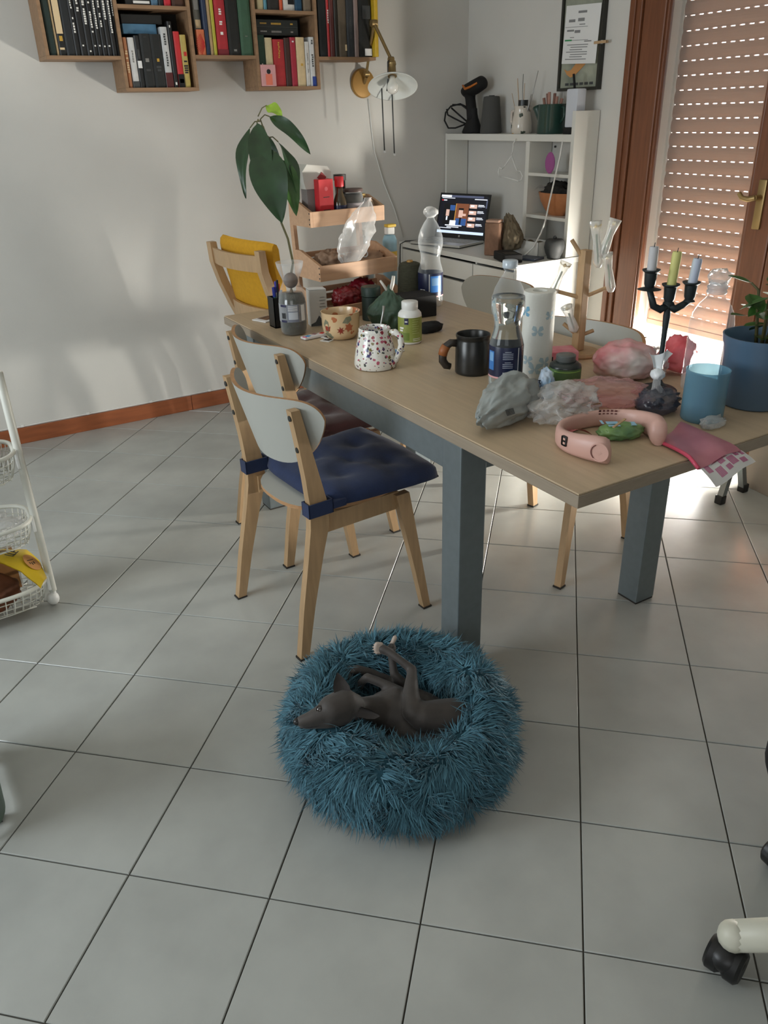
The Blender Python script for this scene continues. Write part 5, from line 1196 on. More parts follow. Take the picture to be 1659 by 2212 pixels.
ph_ = thing('pen_holder', 'black pen holder full of pens beside the seedling bottle', 'pen holder', (1.128, 1.512, TZ + .0005))
b = MB()
for (lo, hi) in (((-.028, -.028, 0), (.028, .028, .004)), ((-.028, -.028, 0), (-.025, .028, .115)), ((.025, -.028, 0), (.028, .028, .115)), ((-.028, -.028, 0), (.028, -.025, .115)), ((-.028, .025, 0), (.028, .028, .115))): b.b2(lo, hi)
obj('holder_body', b, M['black'], ph_)
for i, (dx, dy, h, c, cc, lab_) in enumerate(((-.015, -.012, .150, (40, 110, 60), (30, 40, 120), 'green pen with blue cap leaning in the black holder'), (0, -.015, .175, (24, 24, 28), (24, 24, 28), 'tall black pen in the black holder'), (.012, .0, .158, (60, 60, 66), (190, 60, 40), 'grey pen with red end in the black holder'), (-.010, .012, .145, (36, 50, 130), (36, 50, 130), 'blue pen at the back of the black holder'), (.016, -.014, .135, (40, 44, 44), (160, 160, 160), 'short dark pen at the front of the black holder'), (.005, .016, .165, (200, 200, 196), (60, 60, 160), 'white pen with violet cap in the black holder'))):
    t = thing('pen', lab_, 'pen', (1.128 + dx * .6, 1.512 + dy * .6, TZ + .0045), 0, 'pens in the holder')
    b = MB(); b.tube([(0, 0, .0), (dx * .2, dy * .2, h * .75)], .0042, 8); obj('barrel', b, mat('pen_%d' % i, c, .35), t, 40); b = MB(); b.tube([(dx * .2, dy * .2, h * .75), (dx * .3, dy * .3, h)], .0048, 8); obj('cap', b, mat('pencap_%d' % i, cc, .35), t, 40)
wbx = thing('tall_white_box', 'tall white carton with dark curved foot beside the floral bowl', 'box', (1.262, 1.440, TZ + .0005), math.radians(-12))
obj('carton', MB().b2((-.034, -.026, 0), (.034, .026, .138), .0015), mat('carton_white', (186, 182, 174), .6), wbx); obj('top_flap', MB().box((0, 0, .140), (.066, .05, .002), (0, .03, 0)), M['paper'], wbx)
b = MB(); b.prism([(-.0335, .002), (.0335, .002), (.0335, .010), (.015, .018), (0, .042), (-.015, .018), (-.0335, .010)], 1, -.0268, -.0262); obj('dark_foot', b, M['dgray'], wbx)
bars('carton_print', [(.012, .03 + .012 * q, .024 - .006 * (q % 2), .003) for q in range(6)], M['steel'], wbx, (.004, -.0264, .02), (PI / 2, 0, 0))
o = obj('folded_card', MB().b2((-.045, -.04, 0), (.045, .04, .0035), .001), M['paper']); o.location = (1.135, 1.650, TZ + .0005); o.rotation_euler = (0, 0, .35); tag(o, 'white folded card with a brown photo by the far table corner', 'card'); obj('photo_print', MB().b2((-.02, -.02, .0034), (.04, .035, .0042)), mat('brown_print', (128, 92, 62), .6, col2=(70, 50, 40), vscale=40), o)
o = obj('sweet_wrapper', MB().box((0, 0, .006), (.135, .034, .010), None, .004), mat('wrapper_white', (222, 220, 222), .4)); o.location = (1.175, 1.268, TZ + .0005); o.rotation_euler = (0, 0, .12); tag(o, 'white snack bar wrapper with pink and blue marks in front of the floral bowl', 'wrapper')
for k, (x, w_, c) in enumerate(((-.062, .008, (214, 40, 90)), (-.045, .02, (60, 150, 206)), (.02, .022, (206, 60, 50)), (.045, .012, (190, 50, 110)), (-.01, .02, (150, 110, 110)))): obj('wrapper_print', MB().box((x, -.006 + .004 * k, .0112), (w_, .016, .0012), (0, 0, .5)), mat('wrapper_print_%d' % k, c, .5), o)
for k, (x, y, rz, lab_) in enumerate(((1.185, 1.205, .5, 'small white ticket with a dark square print by the floral bowl'), (1.205, 1.235, .2, 'dark printed ticket half under the floral bowl'))):
    o = obj('ticket', MB().b2((-.026, -.02, 0), (.026, .02, .0015)), M['paper']); o.location = (x, y, TZ + .0005 + k * .0018); o.rotation_euler = (0, 0, rz); tag(o, lab_, 'ticket'); obj('square_print', MB().b2((-.016, -.013, .0014), (.014, .014, .002)), mat('ticket_dark', (70, 62, 60), .6), o)
o = obj('tea_sachet', MB().b2((-.024, -.02, 0), (.024, .02, .003), .001), M['paper']); o.location = (1.300, .920, TZ + .0005); o.rotation_euler = (0, 0, .35); tag(o, 'small blue and white sachet beside the floral mug', 'sachet'); obj('blue_print', MB().b2((-.018, -.016, .0028), (.012, .015, .0036)), mat('sachet_blue', (96, 150, 196), .5), o)

# bamboo organiser
og = thing('tiered_organiser', 'three-tier bamboo organiser with angled trays at the table end', 'organiser', (1.508, 1.690, TZ + .0005), math.radians(4))
trays = {}
def tray(z, y0, y1, hb, hf, w):
    """open tray: low front board, angled side boards, slatted back"""
    for s in (-1, 1):
        b = MB(); b.prism([(y0, z), (y1, z), (y1, z + hb), (y1 - .05, z + hb), (y0, z + hf)] if 1 else [], 0, s * w - .006, s * w + .006); obj('tray_side', b, M['bamboo'], og)
    obj('tray_front', MB().b2((-w + .0061, y0, z), (w - .0061, y0 + .012, z + hf), .001), M['bamboo'], og)
    obj('tray_floor', MB().b2((-w + .0061, y0 + .0125, z + .004), (w - .0061, y1 - .0125, z + .011)), M['bamboo'], og)
    nb = 3
    for k in range(nb):
        za = z + .004 + (hb - .01) * k / nb; obj('back_slat', MB().b2((-w + .0061, y1 - .012, za), (w - .0061, y1 - .002, za + (hb - .01) / nb - .010)), M['bamboo'], og)
    for s in (-1, 1):
        for zz in (.012, .030, .052)[:3]: 
            if zz < hf: obj('screw', MB().lathe([(.001, 0), (.0032, 0), (.0032, .0012), (.001, .0016)], (s * (w + .0058), y0 + .006, z + zz), 8, rot=(0, s * PI / 2, 0)), M['text_dark'], og)
tray(.340, -.075, .085, .095, .058, .172); tray(.142, -.145, .055, .105, .060, .182); tray(.0, -.21, .03, .105, .05, .20)
for s in (-1, 1):
    b = MB(); b.prism([(.045, .0), (.075, .0), (.098, .43), (.072, .43)], 0, s * .158 - .010, s * .158 + .010) if 0 else b.prism([(.058, .0), (.088, .0), (.112, .34), (.112, .435), (.088, .435), (.086, .34)], 0, s * .160 - .008, s * .160 + .008)
    obj('upright', b, M['bamboo'], og)
def ow(x, y, z): v = Matrix.Rotation(math.radians(4), 3, 'Z') @ Vector((x, y, 0)); return (1.508 + v.x, 1.690 + v.y, TZ + z)
zt_ = .3515
sp = thing('spray_carton', 'white and grey container with moulded spout in the top tray', 'container', ow(-.093, .022, zt_), math.radians(0))
obj('container_body', MB().b2((-.05, -.03, 0), (.05, .03, .15), .012), mat('grey_container', (128, 120, 116), .5), sp, 40); b = MB(); b.prism([(-.062, .15), (-.055, .125), (.035, .125), (.062, .18), (.045, .205), (-.045, .215), (-.066, .19)], 1, -.034, .034); obj('moulded_top', b, mat('container_white', (216, 214, 206), .45), sp, 40); b = MB(); b.prism([(-.004, .165), (.018, .150), (.038, .165), (.018, .185)], 1, -.0358, -.0338); obj('red_logo', b, mat('logo_red', (150, 50, 52), .5), sp)
rc = thing('red_carton', 'tall red carton with small print in the top tray', 'box', ow(-.082, -.030, zt_), math.radians(4)); obj('carton', MB().b2((-.033, -.018, 0), (.033, .018, .160), .001), M['red'], rc); obj('black_print', MB().b2((-.016, -.0186, .030), (.018, -.0178, .048), .0002), M['text_dark'], rc); obj('black_print', MB().b2((-.014, -.0186, .093), (.014, -.0178, .0955)), M['text_dark'], rc); obj('crest_print', MB().lathe([(.001, 0), (.008, 0), (.008, .0006), (.001, .0007)], (0, -.018, .125), 12, rot=(PI / 2, 0, 0)), mat('crest_pink', (214, 90, 96), .5), rc)
sb = thing('sauce_bottle', 'glass sauce bottle with red cap and navy label in the top tray', 'bottle', ow(-.012, -.035, zt_)); obj('bottle_body', MB().lathe([(.001, 0), (.027, 0), (.028, .004), (.028, .062), (.024, .082), (.015, .104), (.0135, .13)], seg=24), mat('dark_sauce_glass', (70, 60, 44), .1, coat=.5), sb, True); obj('label_band', MB().lathe([(.0286, .008), (.0286, .06)], seg=24, cap=False), M['petlabel'], sb, True); obj('cap', MB().lathe([(.001, .128), (.0175, .128), (.0185, .132), (.0185, .162), (.017, .166), (.001, .166)], seg=16), M['red'], sb, 40)
va = math.atan2(-1.374 - 1.65, -.11 - 1.53); lab(sb, .0286, -.2, .25, .030, .044, mat('label_orange', (190, 110, 50), .5), 'label_mark')
sj = thing('spice_jar', 'glass jar of dark leaves with hinged lid in the top tray', 'jar', ow(.060, -.022, zt_)); obj('jar_body', MB().lathe([(.001, 0), (.04, 0), (.042, .004), (.042, .085), (.036, .1), (.034, .104)], seg=28), M['pet'], sj, True); obj('contents', MB().lathe([(.001, .004), (.038, .004), (.038, .095), (.001, .098)], seg=24), mat('dried_leaves', (84, 78, 68), .95, var=.4, vscale=60), sj, True); obj('label_patch', MB().lathe([(.0428, .010), (.0428, .064)], seg=28, cap=False), mat('label_greyviolet', (150, 142, 144), .6), sj, True); obj('lid', MB().lathe([(.001, .104), (.041, .104), (.042, .108), (.040, .116), (.001, .118)], seg=28), mat('lid_brown', (84, 66, 60), .5), sj, 40)
dj = thing('dark_tin', 'dark green tin behind the sauce bottle in the top tray', 'tin', ow(.038, .038, zt_)); obj('tin_body', MB().lathe([(.001, 0), (.022, 0), (.022, .145), (.001, .145)], seg=20), mat('tin_dark', (44, 44, 40), .5), dj, 40); obj('tin_lid', MB().lathe([(.001, .1455), (.026, .1455), (.026, .168), (.001, .168)], seg=20), mat('tin_lid', (40, 38, 36), .5), dj, 40)
j2 = thing('small_jar', 'small dark glass jar with gold lid in the top tray', 'jar', ow(.118, .022, zt_)); obj('jar_body', MB().lathe([(.001, 0), (.03, 0), (.031, .004), (.031, .06), (.025, .072), (.001, .074)], seg=24), mat('jar_murky', (70, 70, 60), .2), j2, True); obj('jar_lid', MB().lathe([(.001, .0745), (.028, .0745), (.028, .09), (.001, .091)], seg=20), mat('lid_gold', (170, 146, 90), .4, .5), j2, 40)
o = obj('seed_packet', MB().b2((-.035, -.003, 0), (.035, .003, .07), .001), mat('packet_cream', (206, 186, 160), .6, col2=(120, 80, 70), vscale=30)); o.location = ow(.135, -.045, zt_ - .002); o.rotation_euler = (.0, -.5, .0); tag(o, 'cream seed packet leaning over the end of the top tray', 'packet')
cbv = thing('hanging_clear_bag', 'clear plastic bag hanging from the top tray into the middle tray', 'bag', ow(-.035, -.125, .165))
def bagp(u, v):
    a = 2 * PI * u; z = .275 * v; rx = .014 + .070 * math.sin(PI * min(1, v * 1.05)) ** .8 * (1 - .35 * v); ry = .010 + .016 * math.sin(PI * min(1, v * 1.1))
    k = 1 + .35 * fbm((math.cos(a) * 1.2, math.sin(a) * 1.2, v * 4), 1.4, 3)
    return Vector((rx * math.cos(a) * k + .10 * (v - .1), ry * math.sin(a) * k - .006 * v, z))
b = MB(); b.grid(bagp, 30, 22, True); obj('bag_body', b, M['bag'], cbv, True)
zm = .1535
o = crumple('paper_bag', None, mat('brown_paper', (146, 118, 96), .85, var=.2, vscale=20), ow(-.09, -.06, zm + .040), (.06, .05, .045), 14.2, .4, 1.8, 4, -.85); tag(o, 'crumpled brown paper bag in the middle tray', 'paper bag')
o = crumple('paper_bag', None, mat('tan_paper', (176, 144, 118), .85, var=.2, vscale=20), ow(.07, -.05, zm + .036), (.095, .035, .032), 33.2, .45, 1.5, 4, -.85); tag(o, 'long tan paper bag closed with a ring in the middle tray', 'paper bag')
b = MB(); b.tube([(.012 * math.cos(a), .004, .012 * math.sin(a)) for a in [q * 2 * PI / 16 for q in range(17)]], .0035, 6); o = obj('white_ring', b, M['paper'], None, True, loc=ow(.07, -.085, zm + .062)); tag(o, 'white ring round the tan paper bag', 'ring')
sbt = thing('cleaner_bottle', 'light blue bottle with white and yellow nozzle behind the organiser', 'bottle', (1.800, 1.770, TZ + .0005)); obj('bottle_body', MB().lathe([(.001, 0), (.030, 0), (.032, .004), (.032, .235), (.024, .255), (.001, .26)], seg=24), mat('bottle_skyblue', (140, 178, 194), .4), sbt, True); obj('nozzle', MB().b2((-.018, -.015, .26), (.018, .015, .29), .004), M['whitep'], sbt); obj('nozzle_tip', MB().b2((-.018, -.016, .2905), (.026, .016, .302), .003), mat('nozzle_yellow', (214, 180, 60), .5), sbt); obj('yellow_label', MB().lathe([(.0325, .12), (.0325, .19)], seg=24, cap=False), mat('label_yellow', (220, 186, 70), .5), sbt, True)
sb2 = thing('cleaner_bottle', 'pale bottle with blue cap seen between the organiser uprights', 'bottle', (1.700, 1.795, TZ + .0005)); obj('bottle_body', MB().lathe([(.001, 0), (.024, 0), (.025, .24), (.014, .26), (.001, .262)], seg=20), mat('bottle_pale', (176, 196, 204), .4), sb2, True); obj('bottle_cap', MB().lathe([(.001, .2625), (.02, .2625), (.02, .285), (.001, .287)], seg=16), mat('cap_pale', (186, 196, 196), .4), sb2, 40)
# bottom tray and what stands before it
for k, (p, r, sd_, c, lab_) in enumerate(((ow(-.06, -.13, .060), (.052, .04, .040), 41.0, (128, 32, 38), 'crumpled red foil bag in the bottom tray'), (ow(.045, -.085, .066), (.056, .042, .045), 17.0, (140, 28, 46), 'crimson foil bag at the back of the bottom tray'))):
    o = crumple('foil_bag', None, mat('foil_red_%d' % k, c, .3, var=.4, vscale=16), p, r, sd_, .45, 1.6, 4, -.85); tag(o, lab_, 'bag')
gjr = thing('green_tin', 'dark green round tin with lid in front of the red bags', 'tin', (1.478, 1.392, TZ + .0005)); obj('tin_body', MB().lathe([(.001, 0), (.036, 0), (.037, .003), (.037, .092), (.001, .094)], seg=28), mat('tin_green', (30, 46, 40), .5), gjr, 40); obj('tin_lid', MB().lathe([(.001, .0945), (.039, .0945), (.039, .126), (.036, .130), (.001, .130)], seg=28), mat('tin_lidgreen', (34, 54, 46), .5), gjr, 40)
gbg = thing('green_bag', 'dark green packet gathered at the top with a white clip', 'bag', (1.462, 1.222, TZ + .002), math.radians(-20))
def gath(q):
    k = max(0, q.z); return Vector((q.x * (1 - .72 * k ** 1.2), q.y * (1 - .72 * k ** 1.2), q.z))
crumple('bag_body', gbg, mat('bag_darkgreen', (58, 82, 66), .32, var=.2, vscale=12), (0, 0, .062), (.078, .062, .085), 9.9, .24, 1.1, 5, -.72, post=gath)
bars('bag_print', [(0, .016, .030, .010), (.003, 0, .032, .010), (.01, -.018, .036, .008)], mat('bag_print_pale', (168, 178, 168), .5), gbg, (.040, -.052, .052), (math.radians(78), 0, math.radians(24)))
b = MB(); b.tube([(.0, .0, .130), (.012, 0, .165), (.016, 0, .192)], [.008, .0075, .006], 8); b.tube([(-.002, .0, .130), (-.022, .002, .160), (-.034, .004, .178)], [.007, .005, .004], 8); b.tube([(-.012, -.004, .128), (.012, .004, .140)], .006, 8)
obj('bag_clip', b, mat('clip_white', (206, 200, 190), .4), gbg, True)
o = obj('black_tray', MB().b2((-.085, -.06, 0), (.085, .06, .085), .004), M['mblack']); o.location = (1.640, 1.350, TZ + .0005); o.rotation_euler = (0, 0, -.1); tag(o, 'flat-topped black box between the green packet and the yarn cone', 'box')
o = crumple('black_pouch', None, M['mblack'], (1.545, 1.085, TZ + .016), (.055, .03, .022), 5.1, .3, 1.5, 3, -.7); tag(o, 'little black pouch behind the green-labelled supplement bottle', 'pouch')
yc_ = thing('yarn_cone', 'tall dark olive cone of yarn on the table beside the empty bottle', 'yarn', (1.757, 1.540, TZ + .0005)); obj('yarn', MB().lathe([(.001, 0), (.052, 0), (.055, .006), (.055, .03), (.048, .150), (.044, .168), (.030, .174), (.001, .175)], seg=32), mat('olive_yarn', (70, 70, 54), .95, var=.3, vscale=40, bump=.6, bscale=200, stretch=(1, 1, 6)), yc_, 50); obj('cone_tip', MB().lathe([(.001, .175), (.014, .175), (.012, .182), (.001, .182)]), M['brasspaint'], yc_)

# ================================================================== FLUFFY DOG BED
BC = Vector((.716, -.008, 0)); RM, TA, TBZ = .209, .080, .112
bed = thing('dog_bed', 'round teal shaggy dog bed on the tiled floor with a dog in it', 'dog bed', tuple(BC))
b = MB()
def dip(th): return 1 - .24 * max(0, math.cos(th + 1.45)) ** 2
def torus(th, ph):
    r = RM + TA * math.cos(ph); return Vector((r * math.cos(th), r * math.sin(th), (TBZ + (TBZ - .004) * math.sin(ph)) * dip(th)))
b.grid(lambda u, v: torus(2 * PI * u, 2 * PI * v), 64, 33, True)
M['bedcloth'] = mat('bed_cloth_teal', (34, 74, 88), .95)
obj('bolster', b, M['bedcloth'], bed, True)
obj('base_cushion', MB().lathe([(.001, .002), (RM * .92, .002), (RM * .95, .03), (.12, .058), (.001, .062)], seg=40), M['bedcloth'], bed, True)
def fur_mat():
    m = bpy.data.materials.new('shaggy_teal_fur'); m.use_nodes = True; nt = m.node_tree; p = nt.nodes['Principled BSDF']
    a = nt.nodes.new('ShaderNodeAttribute'); a.attribute_name = 'tint'
    rp = nt.nodes.new('ShaderNodeValToRGB'); rp.color_ramp.elements[0].color = lin((34, 70, 84)); rp.color_ramp.elements[1].color = lin((92, 142, 160))
    nt.links.new(a.outputs['Fac'], rp.inputs['Fac']); nt.links.new(rp.outputs['Color'], p.inputs['Base Color'])
    p.inputs['Roughness'].default_value = .7; p.inputs['Sheen Weight'].default_value = .25; p.inputs['Specular IOR Level'].default_value = .25
    return m
def fur(N, seed):
    R_ = np.random.RandomState(seed); th = R_.rand(N) * 2 * PI; ph = R_.rand(N) * 2 * PI
    wgt = (RM + TA * np.cos(ph)) / (RM + TA); keep = (R_.rand(N) < wgt) & ~((np.sin(ph) < -.62)); th = th[keep]; ph = ph[keep]
    n0 = len(th)
    # base cushion locks
    nb = N // 9; rr = np.sqrt(R_.rand(nb)) * .125; tb2 = R_.rand(nb) * 2 * PI
    ct, st = np.cos(th), np.sin(th)
    r = RM + TA * np.cos(ph); P = np.stack([r * ct, r * st, (TBZ + TBZ * np.sin(ph)) * (1 - .24 * np.maximum(0, np.cos(th + 1.45)) ** 2)], 1)
    n = np.stack([np.cos(ph) * ct, np.cos(ph) * st, np.sin(ph) * TA / TBZ], 1)
    rad = np.stack([ct, st, 0 * ct], 1); tan = np.stack([-st, ct, 0 * ct], 1)
    down = np.zeros_like(n); down[:, 2] = -1
    # swirl field: clumps lean together
    cl = np.array([[fbm((p[0] * 1.0, p[1], p[2]), 17, 2.0, 2), fbm((p[0], p[1], p[2]), 17, 9.0, 2)] for p in P])
    cosp = np.cos(ph)[:, None]; flow = rad * np.where(cosp > -.2, .5, -.5) * np.abs(np.sin(ph))[:, None] + down * (np.clip(cosp, 0, 1) * .75 + np.clip(-cosp, 0, 1) * .3) + np.array([.18, -.10, 0])
    d = n * .55 + flow * .80 + tan * cl[:, :1] * 1.9 + np.cross(n, tan) * cl[:, 1:] * 1.5 + R_.randn(n0, 3) * .14
    P2 = np.stack([rr * np.cos(tb2), rr * np.sin(tb2), .056 + 0 * rr], 1); d2 = np.stack([R_.randn(nb), R_.randn(nb), 1.2 + 0 * rr], 1)
    P = np.vstack([P, P2]); d = np.vstack([d, d2]); n = np.vstack([n, np.tile([0, 0, 1.], (nb, 1))]); N2 = len(P)
    d /= np.linalg.norm(d, axis=1, keepdims=True)
    ok = np.ones(len(P), bool)
    for (a, ra, q, rq) in CAPS:
        a = np.array(a) * DS + DL - np.array(BC); q = np.array(q) * DS + DL - np.array(BC); ra, rq = ra * DS, rq * DS; ax = q - a; l2 = ax @ ax + 1e-9
        for hh, mg in ((0, .002), (.018, .001), (.034, -.003)):
            X = P + d * hh; t = np.clip(((X - a) @ ax) / l2, 0, 1); dist = np.linalg.norm(X - a - t[:, None] * ax, axis=1); ok &= dist > (ra + (rq - ra) * t + mg)
    n0 = int(ok[:n0].sum()); P, d, n = P[ok], d[ok], n[ok]; N2 = len(P)
    L = (.030 + .020 * R_.rand(N2))[:, None]; L[n0:] *= .8
    w = (.0015 + .0011 * R_.rand(N2))[:, None]
    side = np.cross(d, n + R_.randn(N2, 3) * .25); side /= np.linalg.norm(side, axis=1, keepdims=True) + 1e-9
    S = 5; V = np.zeros((N2, S * 3, 3)); bend = np.array([0, 0, -1.0]) * .35 + R_.randn(N2, 3) * .30
    for k in range(S):
        t = k / (S - 1); c = P + d * L * t + bend * L * t * t * .55
        c[:, 2] = np.maximum(c[:, 2], .003)
        ww = w * (1 - t) ** .75 * (1 if k < S - 1 else .05); up = np.cross(side, d)
        V[:, 3 * k] = c - side * ww; V[:, 3 * k + 1] = c + up * ww * .9; V[:, 3 * k + 2] = c + side * ww
    F = []
    for k in range(S - 1):
        a = 3 * k; F += [(a, a + 1, a + 4, a + 3), (a + 1, a + 2, a + 5, a + 4)]
    F = np.array(F); faces = (F[None] + (np.arange(N2) * S * 3)[:, None, None]).reshape(-1, 4)
    me = bpy.data.meshes.new('fur'); me.vertices.add(N2 * S * 3); me.vertices.foreach_set('co', V.reshape(-1))
    nf_ = len(faces); me.loops.add(nf_ * 4); me.loops.foreach_set('vertex_index', faces.reshape(-1).astype(np.int32))
    me.polygons.add(nf_); me.polygons.foreach_set('loop_start', np.arange(nf_, dtype=np.int32) * 4); me.polygons.foreach_set('loop_total', np.full(nf_, 4, dtype=np.int32))
    me.polygons.foreach_set('use_smooth', np.ones(nf_, dtype=bool))
    at_ = me.attributes.new('tint', 'FLOAT', 'POINT'); at_.data.foreach_set('value', np.repeat(np.clip(R_.rand(N2) * .8 + .1, 0, 1), S * 3).astype(np.float32))
    me.update(); me.validate(); return me

# ================================================================== THE DOG (slim grey hound curled on its side)
DS = 1.04; DL = np.array((.43, -.012, .245)) * (1 - DS) + np.array((.012, -.002, -.002))
dog = thing('dog', 'slim dark grey hound lying on its side in the teal bed, muzzle on the rim', 'dog', tuple(DL)); dog.scale = (DS, DS, DS)
M['coat'] = mat('dog_coat', (62, 56, 52), .62, var=.18, vscale=30, sheen=.15, bump=.05, bscale=300)
b = MB(); CAPS = []
OFF = Vector((0, 0, 0))
def limb(*pts):
    pts = [(Vector(p) + OFF, r) for p, r in pts]
    for (p, r), (q, s) in zip(pts[:-1], pts[1:]): capsule(b, p, r, q, s); CAPS.append((p, r, q, s))
# head and muzzle, cheek resting on the rim
limb(((.433, -.012, .246), .0145), ((.452, -.020, .252), .0165), ((.476, -.026, .258), .021), ((.503, -.028, .262), .033), ((.535, -.026, .258), .037), ((.557, -.022, .242), .031))
limb(((.440, -.016, .236), .011), ((.490, -.034, .240), .020), ((.525, -.040, .242), .024))
# neck, ribcage, tucked waist, haunch
limb(((.550, -.022, .244), .027), ((.590, -.008, .206), .029), ((.632, .002, .170), .042), ((.670, .004, .142), .062), ((.705, -.022, .132), .064), ((.742, -.056, .122), .052), ((.780, -.085, .120), .046), ((.820, -.102, .128), .057), ((.880, -.114, .122), .049))
limb(((.690, -.060, .120), .050), ((.735, -.105, .112), .044), ((.790, -.130, .110), .040))
OFF = Vector((-.016, .0, -.004))
# near fore leg: shoulder, elbow, wrist, folded paw
limb(((.668, .006, .172), .036), ((.708, .006, .190), .026), ((.735, .004, .186), .0175)); limb(((.735, .004, .186), .0165), ((.704, .046, .204), .0125), ((.674, .083, .215), .0115)); limb(((.674, .083, .215), .0115), ((.665, .100, .190), .0105), ((.666, .112, .170), .012))
# far fore leg
limb(((.690, .020, .140), .030), ((.735, .070, .160), .016), ((.742, .084, .172), .0145)); limb(((.742, .084, .172), .0135), ((.700, .112, .200), .011), ((.668, .127, .215), .0115), ((.655, .128, .212), .011))
# near hind leg: thigh, knee, shank, hock, metatarsus, paw
limb(((.878, -.106, .142), .049), ((.838, -.104, .142), .052), ((.778, -.094, .164), .047), ((.730, -.084, .186), .036), ((.708, -.074, .201), .026)); limb(((.708, -.072, .203), .025), ((.732, -.030, .220), .0205), ((.758, .006, .231), .0148), ((.771, .024, .236), .0125)); limb(((.771, .024, .236), .0125), ((.752, .056, .256), .0105), ((.738, .088, .266), .0115), ((.731, .100, .268), .0135))
limb(((.776, .028, .232), .010), ((.762, .010, .228), .008), ((.745, -.012, .222), .008))
# far hind leg
limb(((.812, -.070, .118), .040), ((.800, .000, .130), .030), ((.790, .030, .140), .020)); limb(((.790, .030, .140), .018), ((.760, .055, .180), .013), ((.745, .070, .205), .012)); limb(((.745, .070, .205), .0115), ((.752, .092, .245), .0105), ((.760, .102, .262), .012))
f = obj('fur', fur(36000, 4), fur_mat(), bed); f['kind'] = 'stuff'
body = obj('body', b, M['coat'], dog)
modmesh(body, [('REMESH', dict(mode='VOXEL', voxel_size=.0042)), ('SMOOTH', dict(factor=.6, iterations=7))])
shade(body.data, True)
# ears
def ear(pts_l, pts_r, th=.0022):
    e = MB(); 
    n_ = len(pts_l); A = []; 
    for i in range(n_):
        l, r = Vector(pts_l[i]), Vector(pts_r[i]); c = (l + r) / 2; row = []
        for k in range(5):
            t = k / 4; p = l.lerp(r, t); row.append(p)
        A.append(row)
    dn = (Vector(pts_r[0]) - Vector(pts_l[0])).cross(Vector(pts_l[-1]) - Vector(pts_l[0])).normalized()
    for sgn in (-1, 1):
        prev = None
        for i, row in enumerate(A):
            cup = .006 * math.sin(PI * i / max(1, n_ - 1))
            cur = e.ring([p + dn * (sgn * th * (1 - .6 * i / n_) - cup * (1 - (2 * k / 4 - 1) ** 2)) for k, p in enumerate(row)])
            if prev: e.bridge(prev, cur, False)
            prev = cur
    return e
M['earskin'] = mat('dog_ear', (46, 40, 38), .6, sheen=.2)
obj('ear', ear([(.518, -.018, .283), (.519, -.008, .300), (.526, .000, .312), (.537, .004, .328)], [(.553, -.030, .275), (.556, -.018, .297), (.550, -.006, .312), (.539, .003, .329)]), M['earskin'], dog, True)
obj('ear', ear([(.546, -.046, .258), (.566, -.052, .254), (.583, -.062, .246), (.598, -.076, .236)], [(.552, -.055, .236), (.570, -.070, .232), (.586, -.078, .230), (.598, -.080, .233)]), M['earskin'], dog, True)
# eye, lids, nose
ey = Vector((.4735, -.0275, .2728))
obj('eye', MB().ico(ey, .0094, 3), mat('dog_eye', (30, 19, 15), .06, coat=1.0), dog, True)
b = MB(); en = (Vector((-.11, -1.374, 1.52)) - ey).normalized(); u = en.orthogonal().normalized(); v = en.cross(u)
b.tube([ey + en * .0035 + (u * math.cos(a) * 1.0 + v * math.sin(a) * 1.0) * .0092 for a in [q * 2 * PI / 20 for q in range(21)]], .0018, 6); obj('eyelid', b, M['coat'], dog, True)
obj('nose', MB().ico((.4225, -.0085, .2475), (.0085, .0095, .0085), 3), mat('dog_nose', (18, 17, 18), .35), dog, True)
b = MB(); b.tube([(.425, -.018, .235), (.445, -.031, .237), (.470, -.043, .241), (.492, -.052, .246)], .0012, 5); obj('mouth_line', b, mat('dog_lip', (26, 22, 22), .6), dog, True)
# pale toes
M['toe'] = mat('dog_toe_pale', (176, 160, 148), .6); M['claw'] = mat('dog_claw', (196, 176, 160), .5)
def toes(c, fw, sp, m, r=.0062, L=.016):
    c, fw, sp = Vector(c) + OFF, Vector(fw).normalized(), Vector(sp).normalized(); e = MB()
    for k in range(4):
        q = (k - 1.5); p0 = c + sp * q * .0068; p1 = p0 + fw * (L - abs(q) * .003); capsule(e, p0, r * .9, p1, r, 10)
    o = obj('toes', e, m, dog); modmesh(o, [('REMESH', dict(mode='VOXEL', voxel_size=.0022)), ('SMOOTH', dict(factor=.5, iterations=3))]); shade(o.data, True)
    for k in range(4):
        q = k - 1.5; p1 = c + sp * q * .0068 + fw * (L - abs(q) * .003 + .003); e = MB(); e.tube([p1, p1 + fw * .006 - Vector((0, 0, .001))], [.0022, .0006], 6); obj('claw', e, M['claw'], dog, True)
toes((.729, .103, .270), (-.75, .25, .15), (.2, .3, .9), M['toe'])
toes((.762, .106, .266), (.55, .35, .35), (.3, -.2, .9), M['toe'])
toes((.665, .116, .165), (-.1, .45, -.9), (1, .1, .0), M['coat']); toes((.652, .129, .212), (-.8, .15, -.4), (.2, .5, .8), M['coat'])

